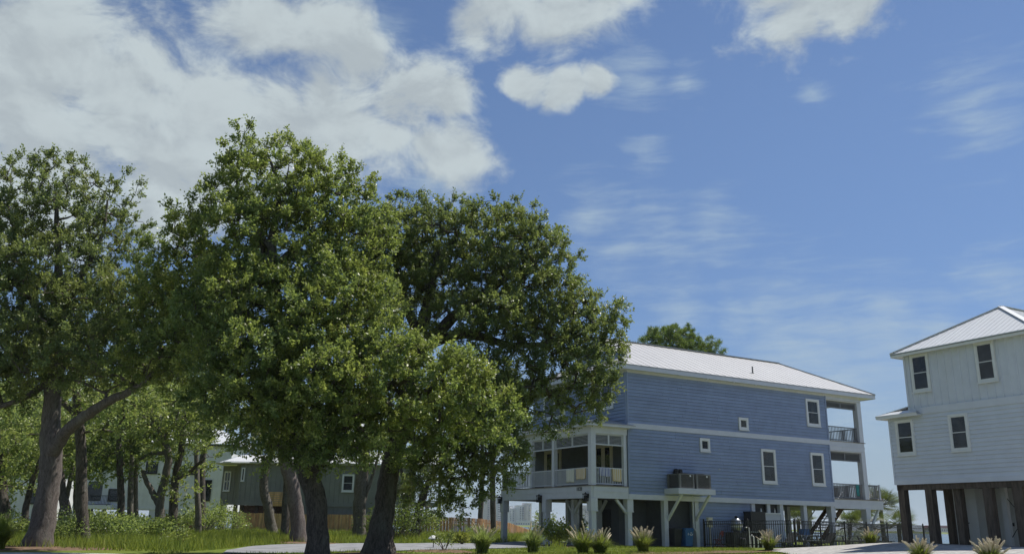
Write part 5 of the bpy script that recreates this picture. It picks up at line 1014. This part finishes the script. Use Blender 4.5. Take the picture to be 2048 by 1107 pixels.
# ------------------------------------------------------------------ fountain grasses
def plume_mesh(seed):
    r = np.random.default_rng(seed); g = Geo(); g.tube([(0, 0, 0), (.0, 0, .5)], .004, 4, False); n = 9; pts = [(.02 * (i / n) ** 2 * 3, 0, .45 + .34 * i / n) for i in range(n + 1)]; g.tube(pts, [.008 + .021 * math.sin(math.pi * (.12 + .8 * i / n)) * r.uniform(.85, 1.15) for i in range(n + 1)], 7)
    for i in range(26):
        t = r.uniform(0, 1); a = r.uniform(0, 6.28); c = np.array([.06 * t * t, 0, .45 + .34 * t]); d = np.array([math.cos(a) * .04, math.sin(a) * .04, .035]); g.bar(tuple(c), tuple(c + d), .004)
    me = g.mesh('plume'); me.materials.append(M['plume']); return me
PL = [plume_mesh(i) for i in range(4)]
def fountain_grass(x, D, h, n, label, seed, spread=1.0, lm='grass'):
    lm = 'leaf_soft' if seed in (111, 112) else 'grass'
    r = np.random.default_rng(seed); b = foot(x, D); o = empty('fountain_grass', tuple(b), 0, label, 'ornamental grass', 'fountain grasses along the bed'); V = []; F = []; va = []
    for i in range(1000):
        az = r.uniform(0, 6.283); lean = (.12 + .95 * r.uniform(0, 1) ** .8) * spread; L = h * r.uniform(.6, 1.2); k = 5; w = .013; off = len(V); dirv = np.array([math.cos(az), math.sin(az), 0]); side = np.array([-math.sin(az), math.cos(az), 0]); b0 = r.normal(0, .07, 3) * [1, 1, 0]
        for j in range(k + 1):
            t = j / k; c = b0 + dirv * L * lean * t ** 1.4 * .85 + np.array([0, 0, L * (t - .5 * lean * t ** 2.4)]); ww = w * (1 - t ** 2 * .85); V += [c - side * ww, c + side * ww]
        F += [(off + 2 * j, off + 2 * j + 1, off + 2 * j + 3, off + 2 * j + 2) for j in range(k)]; va += [float(np.clip(r.normal(.45, .22), 0, 1))] * k
    bl = mobj('blades', mesh_np('blades', np.array(V), np.array(F), va), M[lm], o); tag(bl, kind='stuff')
    for i in range(n):
        az = r.uniform(0, 6.283); tilt = r.uniform(.08, .8) * spread; s = h * r.uniform(.95, 1.45); mobj('plume', PL[i % 4], None, o, (r.normal(0, .06), r.normal(0, .06), .05), rot=Euler((0, tilt, az), 'XYZ'), scale=(1.1, 1.1, s / .79 * .92))
for a in ((965, 35.0, .95, 13, 'dark green fountain grass with a few thin plumes beside the sapling', 111, .8), (1066, 37.0, .95, 14, 'dark green fountain grass with swept plumes in front of the porch posts', 112, .8), (1165, 36.5, .95, 18, 'pale green fountain grass under the porch corner', 113, 1.0), (1200, 37.0, .85, 14, 'fountain grass with drooping straw plumes before the dark storage door', 114, 1.2),
          (1286, 39.5, .9, 34, 'dense fountain grass with upright plumes in front of the corner post', 115, .75), (1537, 45.5, .8, 32, 'fountain grass with fanned plumes in front of the black cabinet', 116, .9), (1741, 47.5, .72, 16, 'fountain grass with few plumes before the back deck', 117, .9), (1838, 31, .66, 34, 'fountain grass with spread plumes before the outer dark post of the grey house', 118, 1.05), (1977, 27.5, .64, 48, 'largest fountain grass with many plumes before the storage doors', 119, 1.0), (-4, 30.5, 1.15, 5, 'fountain grass at the foot of the thick crooked-limbed oak', 120, 1.0)):
    fountain_grass(*a)
# path light beside the sapling
o = empty('path_light', tuple(foot(867, 42)), 0, 'small mushroom-cap path light beside the drive', 'path light'); Geo().tube([(0, 0, -.05), (0, 0, .42)], .02, 8).obj('stem', M['black'], o); Geo().lathe([(.25, .40), (.24, .44), (.16, .52), (.04, .56)], 16).obj('cap', M['window_white'], o); Geo().lathe([(.1, .34), (.1, .40)], 10).obj('lamp', M['black'], o)
# mulch rings
for x, D, w in ((890, 36.5, 1.6), (350, 36, 1.1), (1112, 49, 1.9), (640, 28.5, 1.6), (757, 31.5, 2.2), (75, 32.5, 3.2), (595, 46.6, 3.0), (1537, 45.6, .9), (1741, 47.6, 1.0), (1286, 39.5, .9)):
    b = foot(x, D); n = 26; V = [(b[0], b[1], b[2] + .10)]
    for k, rr in ((0, .6), (1, 1.0)):
        for i in range(n): a = 6.283 * i / n; q = rr * w * (1 + .12 * math.sin(3 * a + x)); px, py = b[0] + math.cos(a) * q, b[1] + math.sin(a) * q * .8; V.append((px, py, float(gz(px, py)) + (.06 if k == 0 else -.02)))
    F = [(0, 1 + i, 1 + (i + 1) % n) for i in range(n)] + [(1 + i, 1 + n + i, 1 + n + (i + 1) % n, 1 + (i + 1) % n) for i in range(n)]
    me = bpy.data.meshes.new('mulch_bed'); me.from_pydata(V, [], F); me.update(); me.shade_smooth(); tag(mobj('mulch_bed', me, M['mulch']), kind='structure')
# ------------------------------------------------------------------ grass
def blades(name, n, xr, yr, h, seed, vmean, test=None, w=.012, lm='grass'):
    r = np.random.default_rng(seed); x = r.uniform(*xr, n); y = r.uniform(*yr, n); den = np.sin(x * .7 + np.sin(y * .5) * 2) * np.sin(y * .9 + x * .3); k = r.uniform(-1.4, 1, n) < den
    if test is not None: k &= test(x, y)
    x, y = x[k], y[k]; n = len(x); b = np.stack([x, y, gz(x, y) - .01], 1); az = r.uniform(0, 6.283, n); L = h * r.uniform(.4, 1.25, n) * (1 + .35 * np.sin(x * .8) * np.sin(y * .6)); side = np.stack([np.cos(az), np.sin(az), 0 * az], 1) * w * (1 + y[:, None] / 60); tip = b + np.stack([r.normal(0, .3, n), r.normal(0, .3, n), np.ones(n)], 1) * L[:, None]
    V = np.stack([b - side, b + side, tip], 1).reshape(-1, 3); return tag(mobj(name, mesh_np(name, V, np.arange(len(V)).reshape(-1, 3), np.clip(r.normal(vmean, .22, n), 0, 1)), M[lm]), 'wild green grass growing over the yard and verges', 'grass', kind='stuff')
def drive_free(x, y):
    up_ = np.interp(x, [-11.2, -9.6, -7, -1, 0, 2], [42, 46, 48, 54, 58, 64]); lo_ = np.interp(x, [-9.5, -6.5, -3, 1, 4, 8], [30, 33, 38.2, 44.5, 50, 60]); return ~((y > lo_) & (y < up_) & (x > -11.2) & (x < 7))
blades('wild_grass', 190000, (-34, 3), (31.5, 78), .42, 131, .5, lambda x, y: drive_free(x, y) & ((y > 46) | (x < -11.2)))
blades('lawn_grass', 90000, (-12, 14), (30, 52), .10, 132, .42, lambda x, y: drive_free(x, y) & ~((x > 13) & (y < 50)), .01)
blades('fence_weeds', 26000, (-14, 14), (68, 100), .38, 133, .55)
for o_ in [q for q in bpy.data.objects if q.name == 'lawn_grass']: o_['label'] = 'short mown bright grass strip beside the drive'
for o_ in [q for q in bpy.data.objects if q.name == 'fence_weeds']: o_['label'] = 'tall yellowish weeds along the weathered fence'

# ------------------------------------------------------------------ humid air over the bay
hm = bpy.data.materials.new('haze'); hm.use_nodes = True; ht = hm.node_tree; ht.nodes.clear()
hv = ht.nodes.new('ShaderNodeVolumePrincipled'); ho = ht.nodes.new('ShaderNodeOutputMaterial'); ht.links.new(hv.outputs[0], ho.inputs['Volume'])
hv.inputs['Color'].default_value = (.80, .87, .95, 1); hv.inputs['Density'].default_value = .00012; hv.inputs['Anisotropy'].default_value = .2
tag(Geo().box((-6500, -260, -5), (6500, 9500, 64)).obj('haze', hm), kind='stuff')
